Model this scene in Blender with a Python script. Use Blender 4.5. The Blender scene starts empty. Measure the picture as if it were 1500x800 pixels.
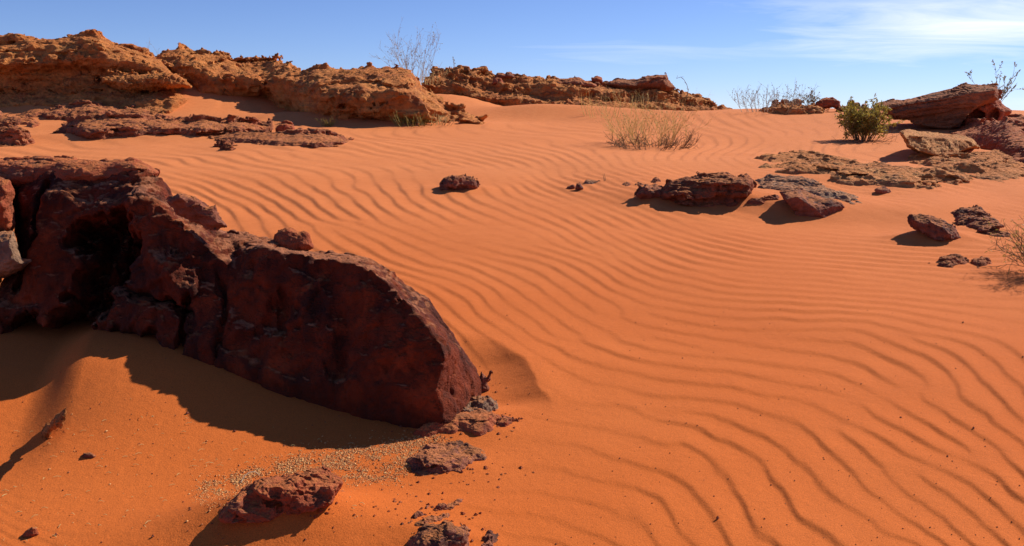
import bpy, math
import numpy as np, time
T0 = time.time()
from mathutils import Vector

S = bpy.context.scene
COL = S.collection
R = math.radians
f4 = np.float32

# ------------------------------------------------------------------ camera, sky, sun, exposure
W_PX, H_PX = 1500.0, 800.0
FOC = 1299.0
PITCH = R(10.0)
EYE = 1.6
SUN_AZ, SUN_EL = 54.0, 37.0            # azimuth to the right of the view direction, elevation

cam_d = bpy.data.cameras.new('camera')
cam = bpy.data.objects.new('camera', cam_d)
COL.objects.link(cam)
cam.location = (0, 0, EYE)
cam.rotation_euler = (R(90) - PITCH, 0, 0)
cam_d.sensor_width = 36.0
cam_d.lens = 36.0 * FOC / W_PX
cam_d.clip_start = 0.05
cam_d.clip_end = 8000
S.camera = cam

world = bpy.data.worlds.new('World')
S.world = world
world.use_nodes = True
wn, wl = world.node_tree.nodes, world.node_tree.links
wn.clear()
wout = wn.new('ShaderNodeOutputWorld')
wbg = wn.new('ShaderNodeBackground')
wbg.inputs['Strength'].default_value = 0.078
sky = wn.new('ShaderNodeTexSky')
sky.sky_type = 'NISHITA'
sky.sun_disc = False
sky.sun_elevation = R(SUN_EL)
sky.sun_rotation = R(SUN_AZ)
sky.altitude = 1600
sky.air_density = 0.85
sky.dust_density = 0.12
sky.ozone_density = 3.0
# thin cirrus: noise laid on a plane high above, so it goes on all round the sky
tc = wn.new('ShaderNodeTexCoord')
sep = wn.new('ShaderNodeSeparateXYZ'); wl.new(tc.outputs['Generated'], sep.inputs[0])
def wmath(op, a, b=None, c=None, clamp=False):
    n = wn.new('ShaderNodeMath'); n.operation = op; n.use_clamp = clamp
    for i, v in enumerate((a, b, c)):
        if v is None: continue
        if isinstance(v, (int, float)): n.inputs[i].default_value = v
        else: wl.new(v, n.inputs[i])
    return n.outputs[0]
zc = wmath('ADD', wmath('MAXIMUM', sep.outputs['Z'], 0.0), 0.10)
ux = wmath('DIVIDE', sep.outputs['X'], zc)
uy = wmath('DIVIDE', sep.outputs['Y'], zc)
cmb = wn.new('ShaderNodeCombineXYZ'); wl.new(ux, cmb.inputs[0]); wl.new(uy, cmb.inputs[1])
def wnoise(scale, loc, sc, detail=6, rough=0.55, dist=0.0, rot=0.0):
    m = wn.new('ShaderNodeMapping'); m.inputs['Location'].default_value = loc
    m.inputs['Scale'].default_value = sc; m.inputs['Rotation'].default_value = (0, 0, rot)
    wl.new(cmb.outputs[0], m.inputs[0])
    n = wn.new('ShaderNodeTexNoise'); n.inputs['Scale'].default_value = scale
    n.inputs['Detail'].default_value = detail; n.inputs['Roughness'].default_value = rough
    n.inputs['Distortion'].default_value = dist
    wl.new(m.outputs[0], n.inputs[0]); return n.outputs[0]
wisps = wnoise(1.0, (3.1, 1.7, 0), (0.75, 1.5, 1), 9, 0.62, 0.9, R(-18))
broad = wnoise(0.35, (7.3, 2.2, 0), (0.8, 1.3, 1), 3, 0.5, 0.2, R(-18))
# the one denser bank of cirrus up to the right
bx = wmath('SUBTRACT', ux, 2.5); by = wmath('SUBTRACT', uy, 4.55)
q = wmath('ADD', wmath('MULTIPLY', wmath('MULTIPLY', bx, bx), 1.25), wmath('MULTIPLY', wmath('MULTIPLY', by, by), 0.75))
bank = wmath('POWER', 2.718, wmath('MULTIPLY', q, -1.0))
cover = wmath('ADD', wmath('MULTIPLY', wmath('SUBTRACT', broad, 0.60), 1.3), wmath('MULTIPLY', bank, 1.02))
cl = wmath('MULTIPLY', wmath('ADD', cover, wmath('MULTIPLY', wmath('SUBTRACT', wisps, 0.52), wmath('ADD', wmath('MULTIPLY', bank, 1.5), 0.75))), 1.15, clamp=True)
cl = wmath('MULTIPLY', cl, 0.9, clamp=True)
tint = wn.new('ShaderNodeMix'); tint.data_type = 'RGBA'; tint.blend_type = 'MULTIPLY'
tint.inputs['Factor'].default_value = 1.0
wl.new(sky.outputs[0], tint.inputs['A']); tint.inputs['B'].default_value = (0.90, 0.97, 1.30, 1)
wmix = wn.new('ShaderNodeMix'); wmix.data_type = 'RGBA'
wl.new(cl, wmix.inputs['Factor']); wl.new(tint.outputs['Result'], wmix.inputs['A'])
wmix.inputs['B'].default_value = (12.0, 12.5, 13.0, 1)
wl.new(wmix.outputs['Result'], wbg.inputs['Color'])
wl.new(wbg.outputs[0], wout.inputs['Surface'])

sun_d = bpy.data.lights.new('sun', 'SUN')
sun = bpy.data.objects.new('sun', sun_d)
COL.objects.link(sun)
sun_d.energy = 5.0
sun_d.angle = R(0.5)
sun_d.color = (1.0, 0.93, 0.82)
sdir = Vector((math.sin(R(SUN_AZ)) * math.cos(R(SUN_EL)), math.cos(R(SUN_AZ)) * math.cos(R(SUN_EL)), math.sin(R(SUN_EL))))
sun.rotation_euler = sdir.to_track_quat('Z', 'Y').to_euler()
sun.location = (20, 12, 25)

S.view_settings.view_transform = 'Standard'
S.view_settings.look = 'None'
S.view_settings.exposure = 0.25
S.view_settings.gamma = 1.0

# ------------------------------------------------------------------ numeric helpers
rng = np.random.RandomState(11)
LAT = (rng.rand(64, 64, 64) * 2 - 1).astype(f4)

def vnoise(x, y, z):
    xi = np.floor(x); yi = np.floor(y); zi = np.floor(z)
    fx = x - xi; fy = y - yi; fz = z - zi
    fx = fx * fx * fx * (fx * (fx * 6 - 15) + 10); fy = fy * fy * fy * (fy * (fy * 6 - 15) + 10)
    fz = fz * fz * fz * (fz * (fz * 6 - 15) + 10)
    a = xi.astype(np.int32) & 63; b = yi.astype(np.int32) & 63; c = zi.astype(np.int32) & 63
    a1 = (a + 1) & 63; b1 = (b + 1) & 63; c1 = (c + 1) & 63
    def lx(bb, cc): 
        l0 = LAT[a, bb, cc]
        return l0 + (LAT[a1, bb, cc] - l0) * fx
    y0 = lx(b, c); y0 = y0 + (lx(b1, c) - y0) * fy
    y1 = lx(b, c1); y1 = y1 + (lx(b1, c1) - y1) * fy
    return y0 + (y1 - y0) * fz

def fbm(x, y, z, octv=4, gain=0.5, seed=0):
    s = 0.0; a = 1.0; k = 1.0
    for o in range(octv):
        s = s + a * vnoise(x * k + seed * 7.31 + o * 11.7, y * k + seed * 3.17 + o * 5.3, z * k + seed * 1.93 + o * 17.1)
        a *= gain; k *= 2.03
    return s

def ridged(x, y, z, octv=3, seed=0):
    s = 0.0; a = 1.0; k = 1.0
    for o in range(octv):
        n = vnoise(x * k + seed * 5.1 + o * 9.7, y * k + seed * 2.3 + o * 4.3, z * k + o * 7.7)
        s = s + a * (1 - 2 * np.abs(n)); a *= 0.5; k *= 2.1
    return s

def sstep(a, b, x):
    t = np.clip((x - a) / (b - a), 0, 1)
    return t * t * (3 - 2 * t)

# pixel of the survey photograph -> ray (used to stake out where things stand on the ground)
CP, SP = math.cos(PITCH), math.sin(PITCH)
def ray(px, py):
    u = (np.asarray(px, float) - 750) / FOC; v = (400 - np.asarray(py, float)) / FOC
    dy = CP + v * SP; dz = v * CP - SP
    return u / dy, dz / dy                      # x and z per metre forward

# ------------------------------------------------------------------ the terrain, as a height function in metres
def lip_y(x):
    return np.interp(x, [-1.0, 1.2, 2.2, 3.0, 3.5, 4.4, 5.2, 7.0], [10.9, 10.9, 10.7, 9.9, 9.75, 9.65, 10.2, 11.5])

def gauss(x, y, cx, cy, sx, sy, amp, rot=0.0):
    c, s = math.cos(rot), math.sin(rot)
    dx = x - cx; dy = y - cy
    a = (dx * c + dy * s) / sx; b = (-dx * s + dy * c) / sy
    return amp * np.exp(-0.5 * (a * a + b * b))

def ground(x, y):
    x = np.asarray(x, float); y = np.asarray(y, float)
    z = 0.05 * np.maximum(y, -20)
    z = z - 4.0 * 0.10 * np.logaddexp(0, (y - 41) / 4.0)
    z = np.maximum(z, -2.0 + 0 * z)
    far = np.exp(-np.maximum(y - 60, 0) / 30)
    z = z + far * 0.05 * fbm(x * 0.16, y * 0.16, 0 * x + 0.5, 3, 0.5, 3) * sstep(3, 10, y)
    z = z + far * 0.012 * fbm(x * 0.7, y * 0.7, 0 * x + 2.5, 2, 0.5, 5)
    # drifts between the outcrops of the ridge
    z = z + gauss(x, y, -11.6, 33.5, 3.2, 3.0, 1.15)
    z = z + gauss(x, y, -17.5, 34.0, 4.0, 3.0, 0.9)
    z = z + gauss(x, y, -2.7, 35.5, 1.8, 2.6, 0.75)
    z = z + gauss(x, y, 13.5, 33, 6, 6, 0.28)
    # drift that carries the low outcrops on the right, and its short lee face
    ly = lip_y(x)
    t = y - ly
    win = sstep(0.4, 2.0, x) * (1 - sstep(5.0, 6.4, x))
    z = z + win * 0.15 * (1 / (1 + np.exp(-np.clip(t / 0.16, -40, 40)))) * np.exp(-np.maximum(t, 0) / 2.5)
    z = z + gauss(x, y, 5.4, 14.2, 2.6, 1.6, 0.10)
    # wind scour beside the boulder with its steep rim
    xc = np.interp(y, [3.9, 4.22, 4.49, 4.83, 5.15, 5.33, 5.6], [.185, .176, .14, .057, -.06, -.22, -.5]) + 0.02 * vnoise(x * 0 + 3.1, y * 5, 0 * x + 2)
    e = (xc - x) * 0.82
    wy = sstep(4.05, 4.35, y) * (1 - sstep(4.85, 5.4, y)) * (1 - sstep(.35, .9, e))
    z = z - wy * 0.072 * (1 - np.exp(-np.maximum(e, 0) / 0.13)) + wy * 0.012 * np.exp(-(e / 0.12) ** 2)
    # drifts at the lower left
    z = z + gauss(x, y, -0.80, 2.93, 0.50, 0.20, 0.07, R(12))
    m = gauss(x, y, -1.98, 4.45, 0.62, 0.48, 0.19)
    z = z + m * (0.35 + 0.65 * sstep(-2.36, -2.10, x + 0.30 * (y - 4.2)))
    z = z + gauss(x, y, -3.4, 5.0, 0.9, 0.8, 0.15)
    z = z + gauss(x, y, -2.25, 3.75, 0.22, 0.3, -0.05)
    return z

ground_bare = ground
APRON = []
def ground(x, y):
    z = ground_bare(x, y)
    for cx, cy, rx, ry, a in APRON: z = z + gauss(x, y, cx, cy, rx, ry, a)
    return z

DT = np.concatenate([np.linspace(1.8, 8, 900), np.linspace(8.01, 60, 1500)])
def hit(px, py):
    """forward distance, x, z of the sand under this sight line"""
    a, b = ray(px, py)
    zz = EYE + b * DT; g = ground(a * DT, DT)
    k = np.argmax(zz < g)
    if not (zz < g).any(): k = len(DT) - 1
    if k > 0:
        d0 = zz[k - 1] - g[k - 1]; d1 = zz[k] - g[k]
        d = DT[k - 1] + (DT[k] - DT[k - 1]) * d0 / max(d0 - d1, 1e-9)
    else: d = DT[0]
    return d, a * d, float(ground(a * d, d))

for px, py, rp, a in [(1040, 298, 62, .07), (958, 292, 28, .04), (1195, 316, 42, .05), (1372, 352, 38, .10), (1435, 342, 42, .07), (668, 279, 34, .05), (1200, 292, 60, .05), (1250, 262, 90, .07), (1440, 258, 60, .08),
                      (405, 755, 80, .09), (655, 690, 50, .02), (690, 632, 40, .02), (640, 800, 50, .03), (1385, 224, 50, .08), (1295, 284, 16, .03), (845, 276, 16, .02), (150, 203, 80, .12), (430, 214, 90, .10), (250, 200, 90, .12), (20, 186, 60, .1), (560, 184, 90, .2), (440, 176, 70, .25), (830, 170, 90, .25), (780, 164, 60, .2), (960, 168, 80, .15)]:
    d_, x_, _z = hit(px, py)
    APRON.append((x_, d_ + .03, rp * d_ / FOC * 1.15, rp * d_ / FOC * (.7 if d_ < 15 else .55), a))

# ------------------------------------------------------------------ ripples: a phase field fitted to surveyed crest directions and spacings
RIP = [(60,222,.12,8),(150,215,.15,8),(250,225,.2,9),(330,280,.6,15),(420,240,.22,10),(400,300,.5,14),(500,260,.35,12),(560,205,.28,10),(700,195,.22,8),(850,200,.12,7),
(1000,200,.35,8),(1060,185,.3,7),(1150,190,.2,6),(780,250,1.0,13),(900,245,.5,9),(980,250,.5,9),(600,310,.75,17),(560,340,.6,17),(680,320,.5,15),(720,285,.7,14),
(650,395,.35,14),(560,370,.35,13),(800,400,.42,13),(850,430,.4,13),(900,380,.36,11),(1000,440,.25,14),(1000,370,.45,10),(1100,400,.14,12),(1200,400,.1,10),(1300,380,.06,8),
(1400,360,.06,6),(1450,300,.15,5),(1350,300,.1,5),(1250,450,.1,11),(1420,450,.1,9),(1000,500,.2,20),(850,490,.35,18),(760,480,.55,18),(660,430,.55,15),(820,560,.4,22),
(900,560,.2,22),(1250,500,.12,16),(1400,510,.45,17),(1460,580,.6,21),(1180,570,.28,24),(1240,610,.7,24),(1150,600,.4,24),(1320,640,.6,27),(1450,680,.7,28),(800,650,.08,32),
(950,642,.05,28),(1050,680,.9,36),(900,690,.3,36),(790,708,.06,35),(940,770,.7,38),(860,740,.4,38),(1100,770,1.5,40),(1200,720,.9,36),(1370,760,.9,34),(1300,700,.7,34),
(750,760,.1,33),(600,720,.1,40),(1480,780,.9,30),(400,780,.1,40),(150,720,-.5,34),(1250,250,.2,6),(1400,210,.2,6)]
def base_pt(px, py):
    a, b = ray(px, py); d = EYE / (0.05 - b); return np.array([a * d, d])
gp, gk = [], []
for px, py, sl, sp in RIP:
    n = math.hypot(1, sl); tx, ty = 1 / n, sl / n
    nx, ny = -ty, tx
    p = base_pt(px, py); t = base_pt(px + tx, py + ty) - base_pt(px - tx, py - ty); t /= np.linalg.norm(t)
    dl = base_pt(px + nx * .5, py + ny * .5) - base_pt(px - nx * .5, py - ny * .5)
    w = np.array([-t[1], t[0]])
    lam = sp * dl.dot(w)
    if lam < 0: w = -w; lam = -lam
    gp.append(p); gk.append(w / lam)
gp = np.array(gp); gk = np.array(gk)
# work in (x / y, log y), where the survey points are evenly spread
def uv(x, y):
    yy = np.maximum(y, 1.0)
    return x / yy, np.log(yy)
cu, cv = np.meshgrid(np.linspace(-0.75, 0.75, 13), np.linspace(0.7, 3.7, 14))
cu, cv = cu.ravel(), cv.ravel()
SU, SV = 0.17, 0.32
def rbf(u, v):
    return np.exp(-0.5 * (((u[..., None] - cu) / SU) ** 2 + ((v[..., None] - cv) / SV) ** 2))
rows, rhs = [], []
gu, gv = uv(gp[:, 0], gp[:, 1])
B = rbf(gu, gv)
Bu = B * (-(gu[:, None] - cu) / SU ** 2); Bv = B * (-(gv[:, None] - cv) / SV ** 2)
Y = gp[:, 1]; U = gu
# d/dx = 1/y d/du ; d/dy = -u/y d/du + 1/y d/dv ; multiply through by y
wt = 1.0 / np.hypot(gk[:, 0] * Y, gk[:, 1] * Y)
lin_x = np.stack([np.ones_like(Y), 0 * Y], 1); lin_y = np.stack([-U, np.ones_like(Y)], 1)
A1 = np.concatenate([Bu, lin_x], 1) * wt[:, None]; r1 = gk[:, 0] * Y * wt
A2 = np.concatenate([-U[:, None] * Bu + Bv, lin_y], 1) * wt[:, None]; r2 = gk[:, 1] * Y * wt
reg = np.eye(len(cu) + 2) * 0.004; reg[-1, -1] = reg[-2, -2] = 1e-5
A = np.concatenate([A1, A2, reg]); rr = np.concatenate([r1, r2, np.zeros(len(reg))])
COEF = np.linalg.lstsq(A, rr, rcond=None)[0]
vr = np.random.RandomState(5)
VORT = []
for i in range(150):
    u0 = vr.uniform(-0.75, 0.75); v0 = vr.uniform(1.0, 3.5)
    VORT.append((u0, v0, 1 if i % 2 else -1))
# where the ripples fade: (px, py, radius across, radius along, how much)
FADE = [(250,760,.62,.30,.92),(560,690,.16,.16,.75),(740,345,.2,.05,.5),(1190,330,.11,.06,.9),(735,560,.045,.13,1.0),(1050,290,.1,.06,.5),(620,268,.08,.05,.6),(120,560,.2,.16,.95),(40,650,.2,.16,.95),(1250,255,.16,.08,.6),(400,160,.25,.2,.7),
        (1420,470,.10,.06,.2)]
FADE_UV = []
for px, py, a, b, m in FADE:
    p = base_pt(px, py); u, v = uv(p[0], p[1]); FADE_UV.append((u, v, a, b, m))
def ripples(x, y):
    u, v = uv(x, y)
    sh = u.shape; uf = u.ravel(); vf = v.ravel()
    ph = np.zeros(uf.size)
    for i in range(0, uf.size, 60000):
        ph[i:i + 60000] = rbf(np.clip(uf[i:i + 60000], -.9, .9), np.clip(vf[i:i + 60000], .5, 3.8)) @ COEF[:-2]
    core = np.ones(sh)
    ph = (ph + COEF[-2] * uf + COEF[-1] * vf).reshape(sh)
    ph = ph + (0.40 + 0.35 * sstep(2.0, 2.6, v)) * fbm(u * 5.5, v * 3.2, 0 * u + 1.5, 3, 0.5, 9) + 0.10 * fbm(u * 26, v * 11, 0 * u + 4.5, 2, 0.5, 2)
    for u0, v0, sg in VORT:
        du = (u - u0) * 1.0; dv = (v - v0) * 1.6
        ang = np.arctan2(dv, du)
        ph = ph + sg * ang / (2 * math.pi)
        r2 = du * du + dv * dv; core *= r2 / (r2 + 0.0004)
    fr = ph - np.floor(ph)
    # long gentle back, short steep lee
    c = 0.83
    w = np.clip(fr / c, 0, 1); l = np.clip((fr - c) / (1 - c), 0, 1)
    prof = np.where(fr < c, 0.35 * w + 0.65 * (0.5 - 0.5 * np.cos(math.pi * w)), 1 - (0.35 * l + 0.65 * l * l * (3 - 2 * l)))
    return (prof - 0.5) * core, ph, u, v
def ripple_height(x, y):
    pr, ph, u, v = ripples(x, y)
    # local wavelength from the fitted field, sampled coarsely through the survey points
    dist = y
    lam = np.interp(np.log(np.maximum(dist, 1)), np.log([2.5, 3.3, 4, 5, 6, 8, 11, 16, 25, 40]), [.27, .26, .23, .19, .17, .18, .22, .24, .28, .30])
    amp = lam * np.interp(dist, [3, 5, 8, 12], [.072, .084, .096, .090])
    mask = 0.80 + (0.40 + 0.35 * sstep(2.0, 2.5, v)) * fbm(u * 8, v * 7, 0 * u + 8.5, 3, 0.55, 4)
    mask = np.clip(mask, 0.08, 1.15)
    for u0, v0, a, b, m in FADE_UV:
        mask = mask * (1 - m * np.exp(-0.5 * (((u - u0) / a) ** 2 + ((v - v0) / b) ** 2)))
    lim = (1 - sstep(1.05, 1.3, np.abs(u))) * (1 - sstep(38, 46, y)) * sstep(1.3, 1.9, y)
    return pr * amp * mask * lim

# ------------------------------------------------------------------ mesh helpers
def quads_mesh(name, V, Q, mat, smooth=True):
    me = bpy.data.meshes.new(name)
    n = len(Q); k = Q.shape[1]
    me.vertices.add(len(V)); me.vertices.foreach_set('co', np.ascontiguousarray(V, f4).ravel())
    me.loops.add(n * k); me.loops.foreach_set('vertex_index', np.ascontiguousarray(Q, np.int32).ravel())
    me.polygons.add(n); me.polygons.foreach_set('loop_start', np.arange(0, n * k, k, dtype=np.int32))
    me.polygons.foreach_set('loop_total', np.full(n, k, np.int32))
    me.polygons.foreach_set('use_smooth', np.full(n, smooth, bool))
    me.update(calc_edges=True)
    me.materials.append(mat)
    return me

def link(name, me, loc=(0, 0, 0), parent=None):
    o = bpy.data.objects.new(name, me); COL.objects.link(o); o.location = loc
    if parent: o.parent = parent
    return o

def tag(o, label, cat, group=None, kind=None):
    if label: o['label'] = label
    if cat: o['category'] = cat
    if group: o['group'] = group
    if kind: o['kind'] = kind
    return o

def empty(name, loc, label, cat, group=None):
    o = bpy.data.objects.new(name, None); COL.objects.link(o); o.location = loc
    o.empty_display_size = 0.2
    return tag(o, label, cat, group)

def surface_nets(D, org, h):
    D = D.copy()
    D[0] = D[-1] = 1e3 * 0 + np.maximum(D[0], h * .5) if False else np.maximum(D[0], h * .3)
    D[-1] = np.maximum(D[-1], h * .3)
    D[:, 0] = np.maximum(D[:, 0], h * .3); D[:, -1] = np.maximum(D[:, -1], h * .3)
    D[:, :, 0] = np.maximum(D[:, :, 0], h * .3); D[:, :, -1] = np.maximum(D[:, :, -1], h * .3)
    I = D < 0
    cs = [(i, j, k) for i in (0, 1) for j in (0, 1) for k in (0, 1)]
    nx, ny, nz = D.shape
    cnt = np.zeros((nx - 1, ny - 1, nz - 1), np.int8)
    for i, j, k in cs: cnt += I[i:nx - 1 + i, j:ny - 1 + j, k:nz - 1 + k]
    act = (cnt > 0) & (cnt < 8)
    c = np.argwhere(act)
    vals = np.stack([D[c[:, 0] + i, c[:, 1] + j, c[:, 2] + k] for i, j, k in cs], 1)
    acc = np.zeros((len(c), 3)); num = np.zeros(len(c))
    for a in range(8):
        for b in range(a + 1, 8):
            dd = [abs(cs[a][q] - cs[b][q]) for q in range(3)]
            if sum(dd) != 1: continue
            va, vb = vals[:, a], vals[:, b]
            m = (va < 0) != (vb < 0)
            t = np.where(m, va / np.where(m, va - vb, 1), 0)
            for q in range(3):
                acc[:, q] += m * (cs[a][q] + t * (cs[b][q] - cs[a][q]))
            num += m
    V = (c + acc / num[:, None]) * h + org
    idx = np.full(act.shape, -1, np.int32); idx[act] = np.arange(len(c))
    Q = []
    def emit(m, f, cells):
        e = np.argwhere(m)
        qs = np.stack([idx[tuple((e + np.array(o)).T)] for o in cells], 1)
        fl = f[m]
        qs[~fl] = qs[~fl][:, ::-1]
        Q.append(qs)
    a, b = I[:-1, 1:-1, 1:-1], I[1:, 1:-1, 1:-1]
    emit(a != b, a, [(0, 0, 0), (0, 1, 0), (0, 1, 1), (0, 0, 1)])
    a, b = I[1:-1, :-1, 1:-1], I[1:-1, 1:, 1:-1]
    emit(a != b, a, [(0, 0, 0), (0, 0, 1), (1, 0, 1), (1, 0, 0)])
    a, b = I[1:-1, 1:-1, :-1], I[1:-1, 1:-1, 1:]
    emit(a != b, a, [(0, 0, 0), (1, 0, 0), (1, 1, 0), (0, 1, 0)])
    Q = np.concatenate(Q)
    return V, Q

def poly_sdf(X, Y, pts):
    p = np.array(pts, float); n = len(p)
    d2 = np.full(X.shape, 1e18); ins = np.zeros(X.shape, bool)
    for i in range(n):
        a, b = p[i], p[(i + 1) % n]
        e = b - a; wx, wy = X - a[0], Y - a[1]
        t = np.clip((wx * e[0] + wy * e[1]) / max(e.dot(e), 1e-12), 0, 1)
        d2 = np.minimum(d2, (wx - e[0] * t) ** 2 + (wy - e[1] * t) ** 2)
        cnd = (a[1] > Y) != (b[1] > Y)
        xi = a[0] + (Y - a[1]) * e[0] / (e[1] if abs(e[1]) > 1e-12 else 1e-12)
        ins ^= cnd & (X < xi)
    d = np.sqrt(d2)
    return np.where(ins, -d, d)

def line_dist(X, Y, pts):
    p = np.array(pts, float); d2 = np.full(X.shape, 1e18)
    for i in range(len(p) - 1):
        a, e = p[i], p[i + 1] - p[i]
        wx, wy = X - a[0], Y - a[1]
        t = np.clip((wx * e[0] + wy * e[1]) / max(e.dot(e), 1e-12), 0, 1)
        d2 = np.minimum(d2, (wx - e[0] * t) ** 2 + (wy - e[1] * t) ** 2)
    return np.sqrt(d2)

LAYER = np.random.RandomState(3).rand(4096) * 2 - 1
def relief(x, y, z, amp, scale, st_amp=0.0, st_h=0.1, dip=(0, 0), seed=0, fine=0.5, rid=0.4):
    """displacement (positive = out): lumps, ridges and bedding ledges"""
    k = 1.0 / scale
    d = amp * fbm(x * k, y * k, z * k, 5, fine, seed)
    if rid: d = d + amp * rid * (ridged(x * k * 1.7, y * k * 1.7, z * k * 1.7, 3, seed + 4) - 0.87)
    if st_amp:
        w = vnoise(x * k * .5 + seed, y * k * .5, z * k * .5 + 3) * 1.1 + 0.35 * vnoise(x * k * 2.3, y * k * 2.3 + seed, z * k * 2.3)
        zz = (z + dip[0] * x + dip[1] * y) / st_h + w
        i = np.floor(zz); fr = zz - i; i = i.astype(np.int32) + 100 + seed * 37
        a = LAYER[i & 4095]; b = LAYER[(i + 1) & 4095]
        st = a + (b - a) * sstep(.84, 1.0, fr)
        st = st - 0.35 * sstep(.80, .9, fr) * (1 - sstep(.92, 1.0, fr))
        mk = 0.65 + 0.6 * vnoise(x * k * .8 + 9, y * k * .8 + seed, z * k * .8)
        d = d + st_amp * st * np.clip(mk, 0.1, 1.3)
    return d

JIT = np.random.RandomState(21).rand(64, 64, 64, 4).astype(f4)
def blocks(x, y, z):
    """cellular pattern: a random value per cell and the distance to the nearest joint"""
    xi, yi, zi = np.floor(x), np.floor(y), np.floor(z)
    a, b, c = xi.astype(np.int32), yi.astype(np.int32), zi.astype(np.int32)
    d1 = np.full(x.shape, 9.0, f4); d2 = np.full(x.shape, 9.0, f4); val = np.zeros(x.shape, f4)
    fx, fy, fz = (x - xi).astype(f4), (y - yi).astype(f4), (z - zi).astype(f4)
    for i in (-1, 0, 1):
        for j in (-1, 0, 1):
            for k in (-1, 0, 1):
                J = JIT[(a + i) & 63, (b + j) & 63, (c + k) & 63]
                d = np.sqrt((i + J[:, 0] - fx) ** 2 + (j + J[:, 1] - fy) ** 2 + (k + J[:, 2] - fz) ** 2)
                m = d < d1
                d2 = np.where(m, d1, np.minimum(d2, d)); val = np.where(m, J[:, 3], val); d1 = np.where(m, d, d1)
    return val, d2 - d1

def crisp(V, Q, amp, scale, flat=2.0, seed=0):
    """broken-rock detail: push fracture blocks in and out along the surface"""
    n = np.zeros((len(V), 3))
    e1 = V[Q[:, 2]] - V[Q[:, 0]]; e2 = V[Q[:, 3]] - V[Q[:, 1]]
    fn = np.cross(e1, e2)
    for k in range(4):
        for q in range(3): n[:, q] += np.bincount(Q[:, k], fn[:, q], len(V))
    n /= np.linalg.norm(n, axis=1)[:, None] + 1e-12
    k = 1.0 / scale
    P = V + scale * .35 * np.stack([vnoise(V[:, 0] * k, V[:, 1] * k, V[:, 2] * k + q * 9.1 + seed) for q in range(3)], 1)
    v1, g1 = blocks(P[:, 0] * k, P[:, 1] * k, P[:, 2] * k * flat + seed)
    v2, g2 = blocks(P[:, 0] * k * 2.3 + 5, P[:, 1] * k * 2.3, P[:, 2] * k * 2.3 * flat + seed)
    d = amp * ((v1 - .5) * 1.3 - .7 * (1 - sstep(0, .12, g1)) + .5 * (v2 - .5) - .3 * (1 - sstep(0, .14, g2)))
    d = d + amp * .35 * fbm(V[:, 0] * k * 3, V[:, 1] * k * 3, V[:, 2] * k * 3, 3, .6, seed)
    return V + n * d[:, None]

def largest(V, Q):
    """drop crumbs that noise has cut off from the body"""
    lab = np.arange(len(V))
    for it in range(400):
        m = lab[Q].min(1); new = lab.copy()
        for k in range(4): np.minimum.at(new, Q[:, k], m)
        new = new[new]; new = new[new]
        if (new == lab).all(): break
        lab = new
    cnt = np.bincount(lab, minlength=len(V)); keepv = lab == cnt.argmax()
    idx = np.cumsum(keepv) - 1
    return V[keepv], idx[Q[keepv[Q[:, 0]]]]

def finish(name, V, Q, mat, org, parent=None, loc=None, cr=None):
    V, Q = largest(V, Q)
    if cr: V = crisp(V, Q, *cr)
    """world-space vertices -> object with its origin at org"""
    me = quads_mesh(name, V - np.array(org), Q, mat)
    if parent is not None:
        return link(name, me, Vector(org) - parent.location, parent)
    return link(name, me, org)

def banded(D, amp, P, kw):
    m = np.abs(D) < amp * 2.6
    D[m] = D[m] - relief(P[0][m], P[1][m], P[2][m], **kw).astype(f4)
    return D

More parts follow.
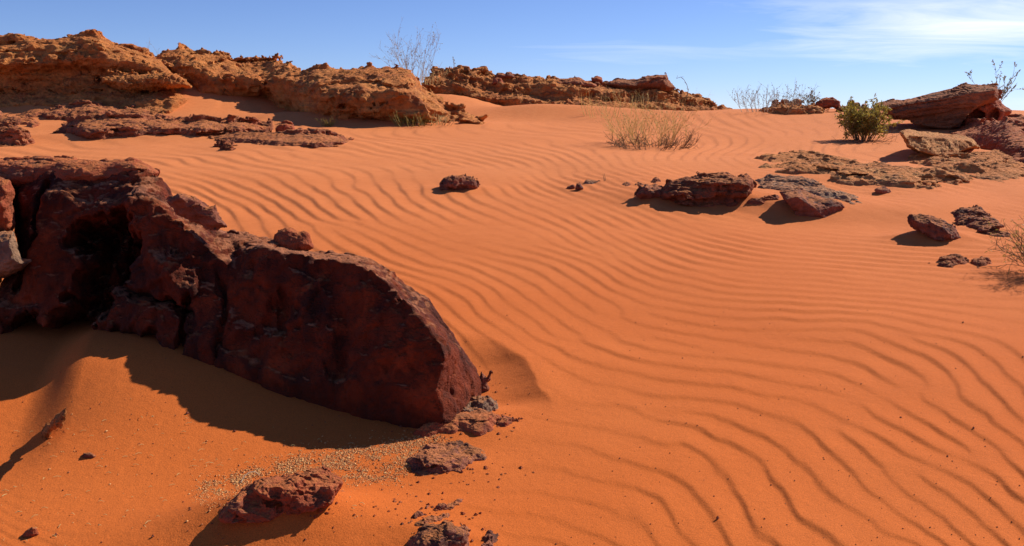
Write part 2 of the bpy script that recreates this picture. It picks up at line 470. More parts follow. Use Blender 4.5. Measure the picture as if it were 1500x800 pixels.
def block_rock(name, outline, mat, base=None, depth=None, yaw=0.0, tf=0.2, tb=None, bevel=None, face=None, pf=0.55, cpx=1.6,
               amp=None, scale=None, st=0.0, st_h=0.1, dip=(0, 0), seed=1, cracks=(), caves=(), planes=(), parent=None, lean=0.0, fine=0.5, rid=0.4, maxcells=5e6, line=None, hollows=(), cr=None):
    """A free-standing rock. Its outline was surveyed from the eye point; it is staked on a vertical plane through the rock's middle,
    then given real depth in front (tf) and behind (tb), facets, ledges and noise."""
    if line is not None:                              # plane through two ground points
        d0, x0, _ = hit(*line[0]); d1, x1, _ = hit(*line[1])
        sv = np.array([x1 - x0, d1 - d0]); sv /= np.linalg.norm(sv)
        if sv[0] < 0: sv = -sv
        nv = np.array([sv[1], -sv[0]])
        O = np.array([(x0 + x1) / 2, (d0 + d1) / 2]) - nv * (tf * 0.9 + max(0, -lean) * 0.17)
    else:
        if base is None: d0 = depth
        else: d0 = hit(*base)[0]
        cx = np.mean([p[0] for p in outline]) if base is None else base[0]
        sv = np.array([math.cos(yaw), math.sin(yaw)]); nv = np.array([sv[1], -sv[0]])
        dd = d0 + (tf * 0.8 if base is not None else 0)
        a, _ = ray(cx, 400)
        O = np.array([a * dd, dd])
    tb = tf if tb is None else tb
    # the rock's own axis: it is an oblique body, its sides run towards the eye point rather than square to its face
    zc_ = EYE + ray(750, np.mean([p[1] for p in outline]))[1] * O[1]
    ex = np.array([-O[0], -O[1], EYE - zc_]); ex = ex / max(ex[:2].dot(nv), 1e-6)
    def onplane(pts, off=0.0):
        O2 = O + ex[:2] * off
        out = []
        for px, py in pts:
            a, b = ray(px, py)
            den = a * nv[0] + nv[1]
            d = O2.dot(nv) / den
            out.append((float(np.dot(np.array([a * d, d]) - O2, sv)), EYE + b * d - ex[2] * off))
        return np.array(out)
    ol = onplane(outline)
    d0 = O[1]
    h = cpx * d0 / FOC
    size = ol.max(0) - ol.min(0)
    if amp is None: amp = 0.06 * min(size)
    if scale is None: scale = 0.45 * min(size)
    pad = amp * 1.5 + 3 * h
    lo = np.array([ol[:, 0].min() - pad, ol[:, 1].min() - pad, -tb - pad]); hi = np.array([ol[:, 0].max() + pad, ol[:, 1].max() + pad, tf + pad])
    while np.prod((hi - lo) / h) > maxcells: h *= 1.06
    ax = [np.arange(lo[i], hi[i] + h, h) for i in range(3)]
    s2, t2 = np.meshgrid(ax[0], ax[1], indexing='ij')
    a2 = -poly_sdf(s2, t2, ol)
    bev = bevel if bevel is not None else 0.45 * min(size)
    if face is not None:
        fc = onplane(face, tf)
        b2 = np.maximum(poly_sdf(s2, t2, fc), 0)
        ap = np.maximum(a2, 0)
        F = tf * (ap / (ap + b2 + 1e-6)) ** pf
    else:
        F = tf * np.sqrt(np.maximum(1 - (1 - np.clip(a2 / bev, 0, 1)) ** 2, 0))
    F = F + lean * (t2 - t2.mean()) * np.clip(F / tf, 0, 1)
    Bk = tb * np.sqrt(np.maximum(1 - (1 - np.clip(a2 / bev, 0, 1)) ** 2, 0))
    groove = np.zeros_like(a2)
    for pts, w, dp in cracks:
        wob = w * 1.2 * fbm(s2 / (w * 5), t2 / (w * 5), 0 * s2 + 3.3, 3, .5, seed)
        groove += dp * np.exp(-(np.maximum(line_dist(s2 + wob, t2 + wob * .7, onplane(pts)), 0) / w) ** 2)
    F = F - groove
    for pts, dp, soft in hollows:
        wx = soft * 1.3 * fbm(s2 / (soft * 3), t2 / (soft * 3), 0 * s2 + 1.3, 4, .55, seed + 2); wy = soft * 1.3 * fbm(s2 / (soft * 3), t2 / (soft * 3), 0 * s2 + 7.3, 4, .55, seed + 2)
        F = F - dp * sstep(-.3 * soft, soft * 1.4, -poly_sdf(s2 + wx, t2 + wy, onplane(pts, tf))) * (1 + .25 * fbm(s2 / soft, t2 / soft, 0 * s2, 3, .5, seed))
    n1 = ax[2][None, None, :].astype(f4)
    D = np.maximum(n1 - F[..., None].astype(f4), -n1 - Bk[..., None].astype(f4)) * 0.75
    D = np.maximum(D, -a2[..., None].astype(f4) * np.ones_like(n1))
    Sx = np.broadcast_to(s2[..., None].astype(f4), D.shape); Tz = np.broadcast_to(t2[..., None].astype(f4), D.shape); Nn = np.broadcast_to(n1, D.shape)
    for pt, nrm in planes:                            # plane cuts in local (along, up from base, out) metres
        nr = np.array(nrm, float); nr /= np.linalg.norm(nr)
        zb = ol[:, 1].min()
        D = np.maximum(D, ((Sx - pt[0]) * nr[0] + (Tz - zb - pt[1]) * nr[1] + (Nn - pt[2]) * nr[2]).astype(f4))
    for (cpx_, cpy_), (ra, rb, rc), nc in caves:      # hollows: pixel of centre, radii in metres, how far out its centre lies
        c = onplane([(cpx_, cpy_)])[0]
        q = np.sqrt(((Sx - c[0]) / ra) ** 2 + ((Tz - c[1]) / rb) ** 2 + ((Nn - nc) / rc) ** 2)
        D = np.maximum(D, ((1 - q) * min(ra, rb, rc)).astype(f4))
    Xw = (O[0] + Sx * sv[0] + Nn * ex[0]).astype(f4); Yw = (O[1] + Sx * sv[1] + Nn * ex[1]).astype(f4); Zw = (Tz + Nn * ex[2]).astype(f4)
    kw = dict(amp=amp, scale=scale, st_amp=st, st_h=st_h, dip=dip, seed=seed, fine=fine, rid=rid)
    D = banded(D, amp + st, (Xw, Yw, Zw), kw)
    V, Q = surface_nets(D, lo, h)
    Vw = np.stack([O[0] + V[:, 0] * sv[0] + V[:, 2] * ex[0], O[1] + V[:, 0] * sv[1] + V[:, 2] * ex[1], V[:, 1] + V[:, 2] * ex[2]], 1)
    org = (float(O[0]), float(O[1]), float(ground(O[0], O[1])))
    if cr is None: cr = (amp * .24, scale * .5, 1.8, seed)
    return finish(name, Vw, Q, mat, org, parent, cr=cr)

def flat_rock(name, outline, mat, hgt=0.1, edge=0.15, cpx=1.5, amp=0.04, scale=0.3, st=0.03, st_h=0.06, dip=(0, 0), seed=1, parent=None, tilt=(0, 0), fine=0.5, rid=0.5, power=0.6, cr=None):
    """bedrock or a flat stone showing through the sand: plan outline staked on the ground, raised by hgt with a broken edge"""
    pts = []
    for px, py in outline:
        d, x, z = hit(px, py); pts.append((x, d))
    pts = np.array(pts); c = pts.mean(0)
    h = cpx * c[1] / FOC
    vz = h
    lo = pts.min(0) - 4 * h - amp; hi = pts.max(0) + 4 * h + amp
    nx, ny = (hi - lo) / h
    hy = h
    while nx * ny > 160000: h *= 1.07; nx, ny = (hi - lo) / h
    ax, ay = np.arange(lo[0], hi[0], h), np.arange(lo[1], hi[1], h)
    X, Y = np.meshgrid(ax, ay, indexing='ij')
    g = ground(X, Y)
    a = -poly_sdf(X, Y, pts)
    a = a + edge * 0.45 * fbm(X / edge * .5, Y / edge * .5, 0 * X + seed, 3, .55, seed)
    t = np.clip(a / edge, -1.2, 1)
    H = hgt * np.where(t > 0, np.maximum(t, 0) ** power, t * 1.5)
    H = H + (tilt[0] * (X - c[0]) + tilt[1] * (Y - c[1])) * np.clip(t, 0, 1)
    top = g + H
    z0, z1 = g.min() - hgt * .8 - 3 * h, top.max() + amp * 1.6 + st + 3 * h
    hz = h
    az = np.arange(z0, z1 + hz, hz)
    while X.size * len(az) > 7e6:
        az = az[:: 1]; break
    D = ((az[None, None, :] - top[..., None]) * 0.7).astype(f4)
    D = np.maximum(D, (g - hgt * .7 - 2 * h)[..., None] - az[None, None, :]).astype(f4)
    D = np.maximum(D, (-(a + edge * 1.1))[..., None].astype(f4) * np.ones(len(az), f4))
    P = (np.broadcast_to(X[..., None], D.shape).astype(f4), np.broadcast_to(Y[..., None], D.shape).astype(f4), np.broadcast_to(az, D.shape).astype(f4))
    D = banded(D, amp + st, P, dict(amp=amp, scale=scale, st_amp=st, st_h=st_h, dip=dip, seed=seed, fine=fine, rid=rid))
    V, Q = surface_nets(D, np.array([lo[0], lo[1], z0]), h)
    return finish(name, V, Q, mat, (float(c[0]), float(c[1]), float(ground(*c))), parent, cr=cr if cr is not None else (min(amp, hgt) * .40, scale * .45, 1.8, seed))

def cliff(name, top, bot, mat, setback=1.5, back=3.0, prof=None, cpx=1.8, amp=0.15, scale=0.8, st=0.1, st_h=0.25, dip=(0, 0), seed=1, parent=None, bury=0.5, topround=0.15, fine=0.52, rid=0.45, hy=None, backdrop=0.0, fwd=0.0, dist=None, cr=None):
    """a length of ridge: foot line and crest line staked from the eye point, face profile in between, real depth behind"""
    tp = np.array(top, float); bt = np.array(bot, float)
    pxs = np.arange(max(tp[0, 0], bt[0, 0]), min(tp[-1, 0], bt[-1, 0]) + 1, 6.0)
    ty = np.interp(pxs, tp[:, 0], tp[:, 1]); by = np.interp(pxs, bt[:, 0], bt[:, 1])
    A, YF, ZT, ZB = [], [], [], []
    for px, y1, y0 in zip(pxs, ty, by):
        if dist is not None:
            d = float(np.interp(px, [q[0] for q in dist], [q[1] for q in dist]))
            z = float(EYE + ray(px, y0)[1] * d) - 0.1
        else:
            d, x, z = hit(px, y0)
        sb = setback(px) if callable(setback) else setback
        a, b = ray(px, y1)
        A.append(float(a)); YF.append(d); ZT.append(float(EYE + b * (d + sb))); ZB.append(z)
    A, YF, ZT, ZB = map(np.array, (A, YF, ZT, ZB))
    ker = np.ones(13) / 13
    YF = np.convolve(np.pad(YF, 6, mode='edge'), ker, 'valid')
    SB = np.array([setback(px) if callable(setback) else setback for px in pxs])
    dm = YF.mean()
    h = cpx * dm / FOC
    hyv = h
    x0 = (A * YF).min() - 1.0 * amp - 3 * h; x1 = (A * (YF + SB)).max() + amp + 3 * h
    y0 = YF.min() - amp * 2 - 4 * h; y1 = (YF + SB).max() + back
    z0 = ZB.min() - bury; z1 = ZT.max() + amp * 2 + st + 3 * h
    while (x1 - x0) * (y1 - y0) * (z1 - z0) / h ** 3 > 5.5e6: h *= 1.05
    ax, ay, az = np.arange(x0, x1 + h, h), np.arange(y0, y1 + h, h), np.arange(z0, z1 + h, h)
    X, Y = np.meshgrid(ax, ay, indexing='ij')
    a = X / Y
    yf = np.interp(a, A, YF); zt = np.interp(a, A, ZT); zb = np.interp(a, A, ZB); sb = np.interp(a, A, SB)
    pr = prof or [(0, 0), (.25, .06), (.5, .2), (.75, .45), (.9, .72), (1.0, 1.0)]
    ph, po = np.array([p[0] for p in pr]), np.array([p[1] for p in pr])
    rel = (az[None, None, :] - zb[..., None]) / np.maximum(zt - zb, 0.05)[..., None]
    off = np.interp(np.clip(rel, -0.5, 1.2), ph, po)
    D = ((yf[..., None] + off * sb[..., None] - Y[..., None]) * 0.6).astype(f4)
    crest = zt - backdrop * np.maximum(Y - yf - sb, 0)
    ey = (Y - (yf + sb)) / back
    crest = crest - (zt - zb) * 0.9 * np.clip((ey - .35) / .65, 0, 1) ** 1.5
    D = np.maximum(D, (az[None, None, :] - crest[..., None]).astype(f4) * 0.9)
    ends = np.maximum(A[0] - a, a - A[-1]) * dm
    D = np.maximum(D, ends[..., None].astype(f4) * np.ones(len(az), f4))
    D = np.maximum(D, (z0 + 2 * h - az)[None, None, :].astype(f4))
    P = (np.broadcast_to(X[..., None], D.shape).astype(f4), np.broadcast_to(Y[..., None], D.shape).astype(f4), np.broadcast_to(az, D.shape).astype(f4))
    D = banded(D, amp + st, P, dict(amp=amp, scale=scale, st_amp=st, st_h=st_h, dip=dip, seed=seed, fine=fine, rid=rid))
    V, Q = surface_nets(D, np.array([x0, y0, z0]), h)
    cxm = float((A * YF).mean())
    return finish(name, V, Q, mat, (cxm, float(YF.mean()), float(ZB.mean())), parent, cr=cr if cr is not None else (amp * .20, scale * .55, 4.0, seed))

# ------------------------------------------------------------------ materials
def nodes(name):
    m = bpy.data.materials.new(name); m.use_nodes = True
    nt = m.node_tree; nt.nodes.clear()
    out = nt.nodes.new('ShaderNodeOutputMaterial'); b = nt.nodes.new('ShaderNodeBsdfPrincipled')
    nt.links.new(b.outputs[0], out.inputs['Surface'])
    return m, nt, b
class NT:
    def __init__(s, nt): s.nt = nt
    def noise(s, vec, scale, detail=5, rough=.55, dist=0.0, out=0):
        n = s.nt.nodes.new('ShaderNodeTexNoise'); n.inputs['Scale'].default_value = scale; n.inputs['Detail'].default_value = detail
        n.inputs['Roughness'].default_value = rough; n.inputs['Distortion'].default_value = dist
        s.nt.links.new(vec, n.inputs['Vector']); return n.outputs[out]
    def vor(s, vec, scale, feature='F1', out='Distance'):
        n = s.nt.nodes.new('ShaderNodeTexVoronoi'); n.feature = feature; n.inputs['Scale'].default_value = scale
        s.nt.links.new(vec, n.inputs['Vector']); return n.outputs[out]
    def ramp(s, v, stops):
        n = s.nt.nodes.new('ShaderNodeValToRGB'); e = n.color_ramp.elements
        while len(e) < len(stops): e.new(0.5)
        for el, (p, c) in zip(e, stops):
            el.position = p; el.color = (c, c, c, 1) if isinstance(c, (int, float)) else (*c, 1)
        s.nt.links.new(v, n.inputs[0]); return n.outputs[0]
    def mix(s, f, a, b, mode='MIX'):
        n = s.nt.nodes.new('ShaderNodeMix'); n.data_type = 'RGBA'; n.blend_type = mode
        for sock, v in ((n.inputs['Factor'], f), (n.inputs['A'], a), (n.inputs['B'], b)):
            if isinstance(v, (int, float)): sock.default_value = v
            elif isinstance(v, tuple): sock.default_value = (*v, 1)
            else: s.nt.links.new(v, sock)
        return n.outputs['Result']
    def math(s, op, a, b=None, clamp=False):
        n = s.nt.nodes.new('ShaderNodeMath'); n.operation = op; n.use_clamp = clamp
        for i, v in enumerate((a, b)):
            if v is None: continue
            if isinstance(v, (int, float)): n.inputs[i].default_value = v
            else: s.nt.links.new(v, n.inputs[i])
        return n.outputs[0]
    def mapping(s, vec, scale=(1, 1, 1), rot=(0, 0, 0), loc=(0, 0, 0)):
        n = s.nt.nodes.new('ShaderNodeMapping'); n.inputs['Scale'].default_value = scale; n.inputs['Rotation'].default_value = rot; n.inputs['Location'].default_value = loc
        s.nt.links.new(vec, n.inputs[0]); return n.outputs[0]
    def bump(s, hgt, dist, strength=1.0, nrm=None):
        n = s.nt.nodes.new('ShaderNodeBump'); n.inputs['Distance'].default_value = dist; n.inputs['Strength'].default_value = strength
        s.nt.links.new(hgt, n.inputs['Height'])
        if nrm: s.nt.links.new(nrm, n.inputs['Normal'])
        return n.outputs[0]
    def pos(s):
        return s.nt.nodes.new('ShaderNodeNewGeometry').outputs['Position']
    def nz(s):
        g = s.nt.nodes.new('ShaderNodeNewGeometry'); sp = s.nt.nodes.new('ShaderNodeSeparateXYZ')
        s.nt.links.new(g.outputs['Normal'], sp.inputs[0]); return sp.outputs['Z']
    def set(s, sock, v): s.nt.links.new(v, sock)

SAND_A, SAND_B = (0.55, 0.119, 0.018), (0.60, 0.148, 0.029)
def sand_material():
    m, nt, b = nodes('orange_sand'); t = NT(nt); p = t.pos()
    big = t.noise(p, 0.35, 4, .55)
    c = t.mix(t.ramp(big, [(.35, 0.0), (.65, 1.0)]), SAND_A, SAND_B)
    sp = nt.nodes.new('ShaderNodeSeparateXYZ'); nt.links.new(p, sp.inputs[0])
    up = t.math('MULTIPLY', t.math('SUBTRACT', sp.outputs['Y'], 3.5), 0.09, clamp=True)   # base colour turns paler with distance ahead
    c = t.mix(up, c, t.mix(big, (0.66, 0.205, 0.062), (0.70, 0.235, 0.080)))
    mid = t.noise(p, 6.0, 6, .62)
    c = t.mix(t.math('MULTIPLY', t.ramp(mid, [(.4, 0.0), (.75, 1.0)]), .35), c, (0.52, 0.125, 0.026))
    gr = t.noise(p, 230.0, 3, .75)
    c = t.mix(1.0, c, t.ramp(gr, [(.28, 0.58), (.5, 1.0), (.74, 1.30)]), 'MULTIPLY')
    fl = t.vor(p, 95.0)
    c = t.mix(t.ramp(fl, [(.04, 0.55), (.10, 0.0)]), c, (0.30, 0.085, 0.03))
    t.set(b.inputs['Base Color'], c)
    b.inputs['Roughness'].default_value = 0.95; b.inputs['Specular IOR Level'].default_value = 0.12
    g1 = t.noise(p, 160.0, 3, .7); g2 = t.noise(p, 18.0, 5, .6)
    t.set(b.inputs['Normal'], t.bump(g1, 0.004, .55, t.bump(g2, 0.012, .35)))
    return m

def rock_material(name, main, second, varnish, v_amt=0.4, dust=0.5, scale=1.0, bedding=0.3, bump=1.0, pale=None, crust=None, streak=None, dustcol=(0.66, 0.22, 0.06)):
    m, nt, b = nodes(name); t = NT(nt); p = t.pos()
    n1 = t.noise(p, 1.6 * scale, 7, .6, .4)
    c = t.mix(t.ramp(n1, [(.34, 0.0), (.66, 1.0)]), main, second)
    if bedding:
        bv = t.mapping(p, (0.5 * scale, 0.5 * scale, 9 * scale), (R(4), R(-3), 0))
        bn = t.noise(bv, 1.0, 5, .6, .5)
        c = t.mix(t.math('MULTIPLY', t.ramp(bn, [(.42, 0.0), (.6, 1.0)]), bedding), c, tuple(x * .55 for x in main))
    n2 = t.noise(p, 5.5 * scale, 8, .66, .3)
    c = t.mix(1.0, c, t.ramp(n2, [(.25, 0.62), (.5, 1.0), (.75, 1.30)]), 'MULTIPLY')
    vn = t.noise(p, 2.6 * scale, 9, .68, .6)
    vm = t.ramp(vn, [(.60 - .25 * v_amt, 0.0), (.68 - .22 * v_amt, 1.0)])
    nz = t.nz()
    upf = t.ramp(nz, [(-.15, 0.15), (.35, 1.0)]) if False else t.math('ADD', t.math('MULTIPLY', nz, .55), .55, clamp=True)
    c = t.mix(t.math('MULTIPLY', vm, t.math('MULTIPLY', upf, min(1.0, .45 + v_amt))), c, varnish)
    if streak:
        sn = t.noise(t.mapping(p, (2.6, 2.6, .9), (R(12), R(-18), 0)), 1.0, 6, .6, .8)
        c = t.mix(t.math('MULTIPLY', t.ramp(sn, [(.46, 0.0), (.62, 1.0)]), .85), c, streak)
        s2 = t.noise(p, 4.2, 6, .62, .5)
        c = t.mix(t.math('MULTIPLY', t.ramp(s2, [(.56, 0.0), (.70, 1.0)]), .6), c, tuple(min(1, x * 1.9) for x in second))
    if crust:  # weathered crust; its pale tone also paints upward faces as sunlit
        cm = t.math('ADD', nz, t.math('MULTIPLY', t.math('SUBTRACT', t.noise(p, 3.3 * scale, 8, .65), .5), .7))
        cc = t.mix(t.ramp(t.noise(p, 9 * scale, 7, .7), [(.35, 0.0), (.65, 1.0)]), crust, tuple(x * .55 for x in crust))
        c = t.mix(t.ramp(cm, [(.82, 0.0), (.98, 1.0)]), c, cc)
    if pale:
        pn = t.noise(p, 22 * scale, 6, .7, .4)
        c = t.mix(t.math('MULTIPLY', t.ramp(pn, [(.58, 0.0), (.70, 1.0)]), .55), c, pale)
    if dust:
        dn = t.noise(p, 4.0 * scale, 6, .6)
        dm = t.math('ADD', nz, t.math('MULTIPLY', t.math('SUBTRACT', dn, .5), 1.1))
        dm = t.ramp(dm, [(.74, 0.0), (.96, 1.0)])
        c = t.mix(t.math('MULTIPLY', dm, dust), c, dustcol)
    t.set(b.inputs['Base Color'], c)
    b.inputs['Roughness'].default_value = 0.9; b.inputs['Specular IOR Level'].default_value = 0.2
    h1 = t.noise(p, 7 * scale, 10, .68, .2); h2 = t.noise(p, 38 * scale, 6, .7)
    pit = t.vor(t.mapping(p, (1, 1, 1.8)), 16 * scale)
    hh = t.math('ADD', t.math('ADD', h1, t.math('MULTIPLY', h2, .35)), t.math('MULTIPLY', t.ramp(pit, [(.0, 0.0), (.35, 1.0)]), .22))
    t.set(b.inputs['Normal'], t.bump(hh, 0.10 / scale * bump, .8))
    return m

def leaf_material(name, a, bcol):
    m, nt, b = nodes(name); t = NT(nt); p = t.pos()
    c = t.mix(t.ramp(t.noise(p, 9.0, 3), [(.35, 0.0), (.65, 1.0)]), a, bcol)
    t.set(b.inputs['Base Color'], c); b.inputs['Roughness'].default_value = .6
    tr = nt.nodes.new('ShaderNodeBsdfTranslucent'); nt.links.new(c, tr.inputs['Color'])
    mx = nt.nodes.new('ShaderNodeMixShader'); mx.inputs[0].default_value = .4
    out = [n for n in nt.nodes if n.type == 'OUTPUT_MATERIAL'][0]
    nt.links.new(b.outputs[0], mx.inputs[1]); nt.links.new(tr.outputs[0], mx.inputs[2]); nt.links.new(mx.outputs[0], out.inputs['Surface'])
    return m

def plain_material(name, a, bcol, rough=.8, scale=30.0):
    m, nt, b = nodes(name); t = NT(nt); p = t.pos()
    t.set(b.inputs['Base Color'], t.mix(t.ramp(t.noise(p, scale, 3), [(.35, 0.0), (.65, 1.0)]), a, bcol))
    b.inputs['Roughness'].default_value = rough; b.inputs['Specular IOR Level'].default_value = 0.2
    return m

M_SAND = sand_material()
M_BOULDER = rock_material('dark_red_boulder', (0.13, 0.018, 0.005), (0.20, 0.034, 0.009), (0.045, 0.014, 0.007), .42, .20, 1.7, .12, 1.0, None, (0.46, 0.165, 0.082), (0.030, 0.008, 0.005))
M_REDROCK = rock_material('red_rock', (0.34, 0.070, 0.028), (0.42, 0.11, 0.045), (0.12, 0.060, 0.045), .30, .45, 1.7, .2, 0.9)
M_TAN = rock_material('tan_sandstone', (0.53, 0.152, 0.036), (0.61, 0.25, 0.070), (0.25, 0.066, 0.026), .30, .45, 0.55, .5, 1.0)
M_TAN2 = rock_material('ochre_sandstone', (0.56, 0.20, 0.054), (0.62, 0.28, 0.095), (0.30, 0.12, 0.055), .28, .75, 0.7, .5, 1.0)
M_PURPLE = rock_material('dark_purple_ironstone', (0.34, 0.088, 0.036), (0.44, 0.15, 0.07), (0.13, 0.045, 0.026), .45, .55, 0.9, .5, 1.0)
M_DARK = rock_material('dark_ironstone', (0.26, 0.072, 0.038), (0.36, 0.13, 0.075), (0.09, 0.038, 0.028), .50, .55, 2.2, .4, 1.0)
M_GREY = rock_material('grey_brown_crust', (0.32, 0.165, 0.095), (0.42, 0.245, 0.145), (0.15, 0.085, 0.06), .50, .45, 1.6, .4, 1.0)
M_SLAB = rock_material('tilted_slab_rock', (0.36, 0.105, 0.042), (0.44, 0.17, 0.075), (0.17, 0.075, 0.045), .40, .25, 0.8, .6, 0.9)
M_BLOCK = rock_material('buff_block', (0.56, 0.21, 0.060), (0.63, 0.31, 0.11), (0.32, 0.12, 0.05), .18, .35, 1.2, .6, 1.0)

# ------------------------------------------------------------------ the sand sheet
def build_sand():
    p = 0.55
    y_in = np.linspace(1.3 ** -p, 46 ** -p, 760) ** (-1 / p)
    y = np.concatenate([np.linspace(-60, -4, 8), np.linspace(-2, 1.28, 16), y_in, 46 * np.exp(np.linspace(0.05, math.log(4000 / 46), 40))])
    c_in = np.linspace(-0.80, 0.80, 960)
    c_out = np.concatenate([np.linspace(0.803, 1.3, 90), 1.3 * np.exp(np.linspace(0.05, math.log(30 / 1.3), 22))])
    c = np.concatenate([-c_out[::-1], c_in, c_out])
    Yg, Cg = np.meshgrid(y, c, indexing='ij')
    Xg = Cg * np.maximum(Yg, 1.28) 
    Z = ground(Xg, Yg) 
    Z = Z + ripple_height(Xg, Yg)
    V = np.stack([Xg, Yg, Z], -1).reshape(-1, 3)
    nr, nc = Yg.shape
    i = np.arange(nr * nc).reshape(nr, nc)
    Q = np.stack([i[:-1, :-1], i[:-1, 1:], i[1:, 1:], i[1:, :-1]], -1).reshape(-1, 4)
    o = link('sand', quads_mesh('sand', V, Q, M_SAND))
    tag(o, 'rippled orange desert sand rising to the rocky ridge', None, None, 'structure')
    return o
build_sand()

# ------------------------------------------------------------------ the great boulder in the foreground
BLINE = ((640, 622), (70, 498))
boulder = block_rock('boulder',
    [(20, 258), (60, 248), (100, 243), (150, 246), (205, 252), (236, 262), (247, 278), (252, 292), (270, 304), (300, 326), (335, 343), (372, 346), (398, 352), (430, 361), (465, 368), (500, 372), (540, 379),
     (566, 396), (598, 421), (628, 437), (640, 452), (657, 476), (676, 504), (696, 534), (703, 556), (700, 590), (690, 640), (640, 690), (400, 690), (150, 640), (-90, 590), (-90, 440), (-20, 432), (14, 420), (18, 398), (24, 360), (18, 300)],
    M_BOULDER, line=BLINE, tf=0.62, tb=0.5, bevel=0.4,
    face=[(26, 282), (58, 270), (84, 292), (110, 300), (142, 294), (170, 280), (208, 286), (228, 300), (240, 318), (268, 336), (300, 362), (326, 386), (342, 398), (352, 370), (380, 357), (424, 366), (470, 375), (520, 382), (556, 396),
          (590, 428), (618, 462), (645, 500), (654, 522), (638, 560), (630, 600), (612, 640), (560, 660), (300, 640), (100, 600), (-60, 560), (-60, 470), (30, 440), (34, 380), (30, 330)],
    pf=0.72, cpx=2.6, amp=0.030, scale=0.36, st=0.005, st_h=0.16, dip=(0.35, 0.1), seed=4, lean=-.50, cr=(.012, .15, 1.0, 4),
    cracks=[([(206, 328), (190, 346), (196, 380), (186, 414), (205, 424), (240, 432), (275, 440), (300, 452)], 0.016, 0.13),
            ([(296, 430), (290, 480), (284, 530), (290, 575)], 0.015, 0.10), ([(462, 388), (486, 420), (502, 470), (500, 520)], 0.05, 0.035),
            ([(430, 385), (452, 420), (462, 470)], 0.03, 0.02), ([(80, 275), (76, 300), (84, 350), (66, 420)], 0.02, 0.10), ([(330, 400), (345, 450), (330, 520), (345, 560)], 0.012, 0.06), ([(375, 370), (350, 420), (360, 520)], 0.06, 0.025),
            ([(20, 430), (60, 436), (90, 440)], 0.02, 0.04)],
    hollows=[([(118, 300), (160, 292), (176, 330), (184, 400), (172, 440), (140, 470), (130, 540), (20, 540), (24, 480), (60, 470), (84, 440), (94, 380), (88, 330)], 0.42, 0.07), ([(20, 470), (150, 462), (300, 560), (420, 592), (600, 616), (600, 680), (20, 600)], 0.10, 0.06), ([(400, 400), (440, 420), (440, 500), (390, 480)], 0.05, 0.06), ([(235, 345), (290, 372), (300, 430), (215, 420), (205, 370)], -0.05, 0.05)], maxcells=6.5e6)
tag(boulder, 'huge dark red boulder in the left foreground with its shaded face turned this way', 'boulder')

o = block_rock('rock_slab', [(-60, 236), (0, 231), (56, 229), (112, 233), (150, 236), (192, 230), (212, 239), (231, 251), (226, 262), (190, 275), (120, 280), (-60, 290)],
    M_REDROCK, depth=5.85, yaw=R(-16), tf=0.34, tb=0.5, cpx=2.0, amp=0.03, scale=0.28, st=0.025, st_h=0.05, dip=(0.1, .2), seed=8, bevel=.12)
tag(o, 'flat red slab lying along the top of the huge boulder at the left edge', 'rock slab')
o = block_rock('rock', [(-60, 268), (0, 262), (14, 264), (21, 282), (18, 302), (23, 328), (19, 337), (20, 345), (-60, 350)],
    M_REDROCK, depth=5.55, yaw=R(-25), tf=0.30, tb=0.3, cpx=2.0, amp=0.03, scale=0.22, seed=12, bevel=.12)
tag(o, 'sunlit orange red rock at the left edge above a grey one beside the huge boulder', 'rock')
o = block_rock('rock', [(-60, 338), (0, 338), (20, 337), (26, 360), (32, 377), (47, 380), (32, 395), (10, 406), (-60, 420)],
    M_GREY, depth=5.3, yaw=R(-25), tf=0.30, tb=0.3, cpx=2.0, amp=0.03, scale=0.22, seed=14, bevel=.1)
tag(o, 'grey streaked rock at the left edge halfway down the huge boulder', 'rock')
o = block_rock('rock', [(243, 296), (262, 283), (285, 288), (306, 300), (318, 296), (322, 318), (337, 334), (312, 333), (285, 326), (262, 316)],
    M_DARK, depth=4.78, tf=0.12, tb=0.14, cpx=1.8, amp=0.02, scale=0.12, st=0.012, st_h=0.04, seed=17)
tag(o, 'dark jagged rock wedged on the shoulder of the huge boulder', 'rock')
o = block_rock('rock', [(398, 352), (402, 343), (420, 333), (436, 339), (446, 336), (455, 341), (461, 364), (430, 380), (404, 372)],
    M_REDROCK, depth=4.95, tf=0.10, tb=0.12, cpx=1.6, amp=0.015, scale=0.1, seed=21)
tag(o, 'small orange rock peeping over the crest of the huge boulder', 'rock')

# stones round the boulder's right foot
o = block_rock('stone', [(698, 556), (706, 546), (713, 552), (719, 546), (720, 556), (714, 562), (717, 572), (704, 582), (692, 590), (688, 570)],
    M_DARK, base=(706, 576), tf=0.05, tb=0.06, cpx=1.2, amp=0.012, scale=0.05, seed=23)
tag(o, 'crumbly dark stone in the scour at the right end of the huge boulder', 'stone')
o = flat_rock('stone', [(664, 604), (690, 589), (720, 588), (727, 598), (716, 606), (690, 612), (668, 614)], M_GREY, hgt=0.045, edge=0.03, amp=0.010, scale=0.08, st=0.008, st_h=0.02, seed=25, cpx=1.2)
tag(o, 'flat blue grey stone at the right foot of the huge boulder', 'stone')
o = flat_rock('rock_ledge', [(610, 636), (635, 618), (660, 610), (700, 604), (727, 609), (731, 622), (716, 632), (694, 637), (676, 632), (650, 634), (622, 640)], M_REDROCK, hgt=0.026, edge=0.03, amp=0.006, scale=0.10, st=0.008, st_h=0.025, seed=27, cpx=1.2)
tag(o, 'low red brown ledge stepping out from under the right end of the huge boulder', 'rock ledge')
o = flat_rock('stone', [(727, 614), (742, 611), (757, 617), (742, 626), (730, 624)], M_REDROCK, hgt=0.02, edge=0.02, amp=0.008, scale=0.05, st=0.004, st_h=0.02, seed=29, cpx=1.1)
tag(o, 'small half buried red stone at the right tip of the ledge by the boulder', 'stone')
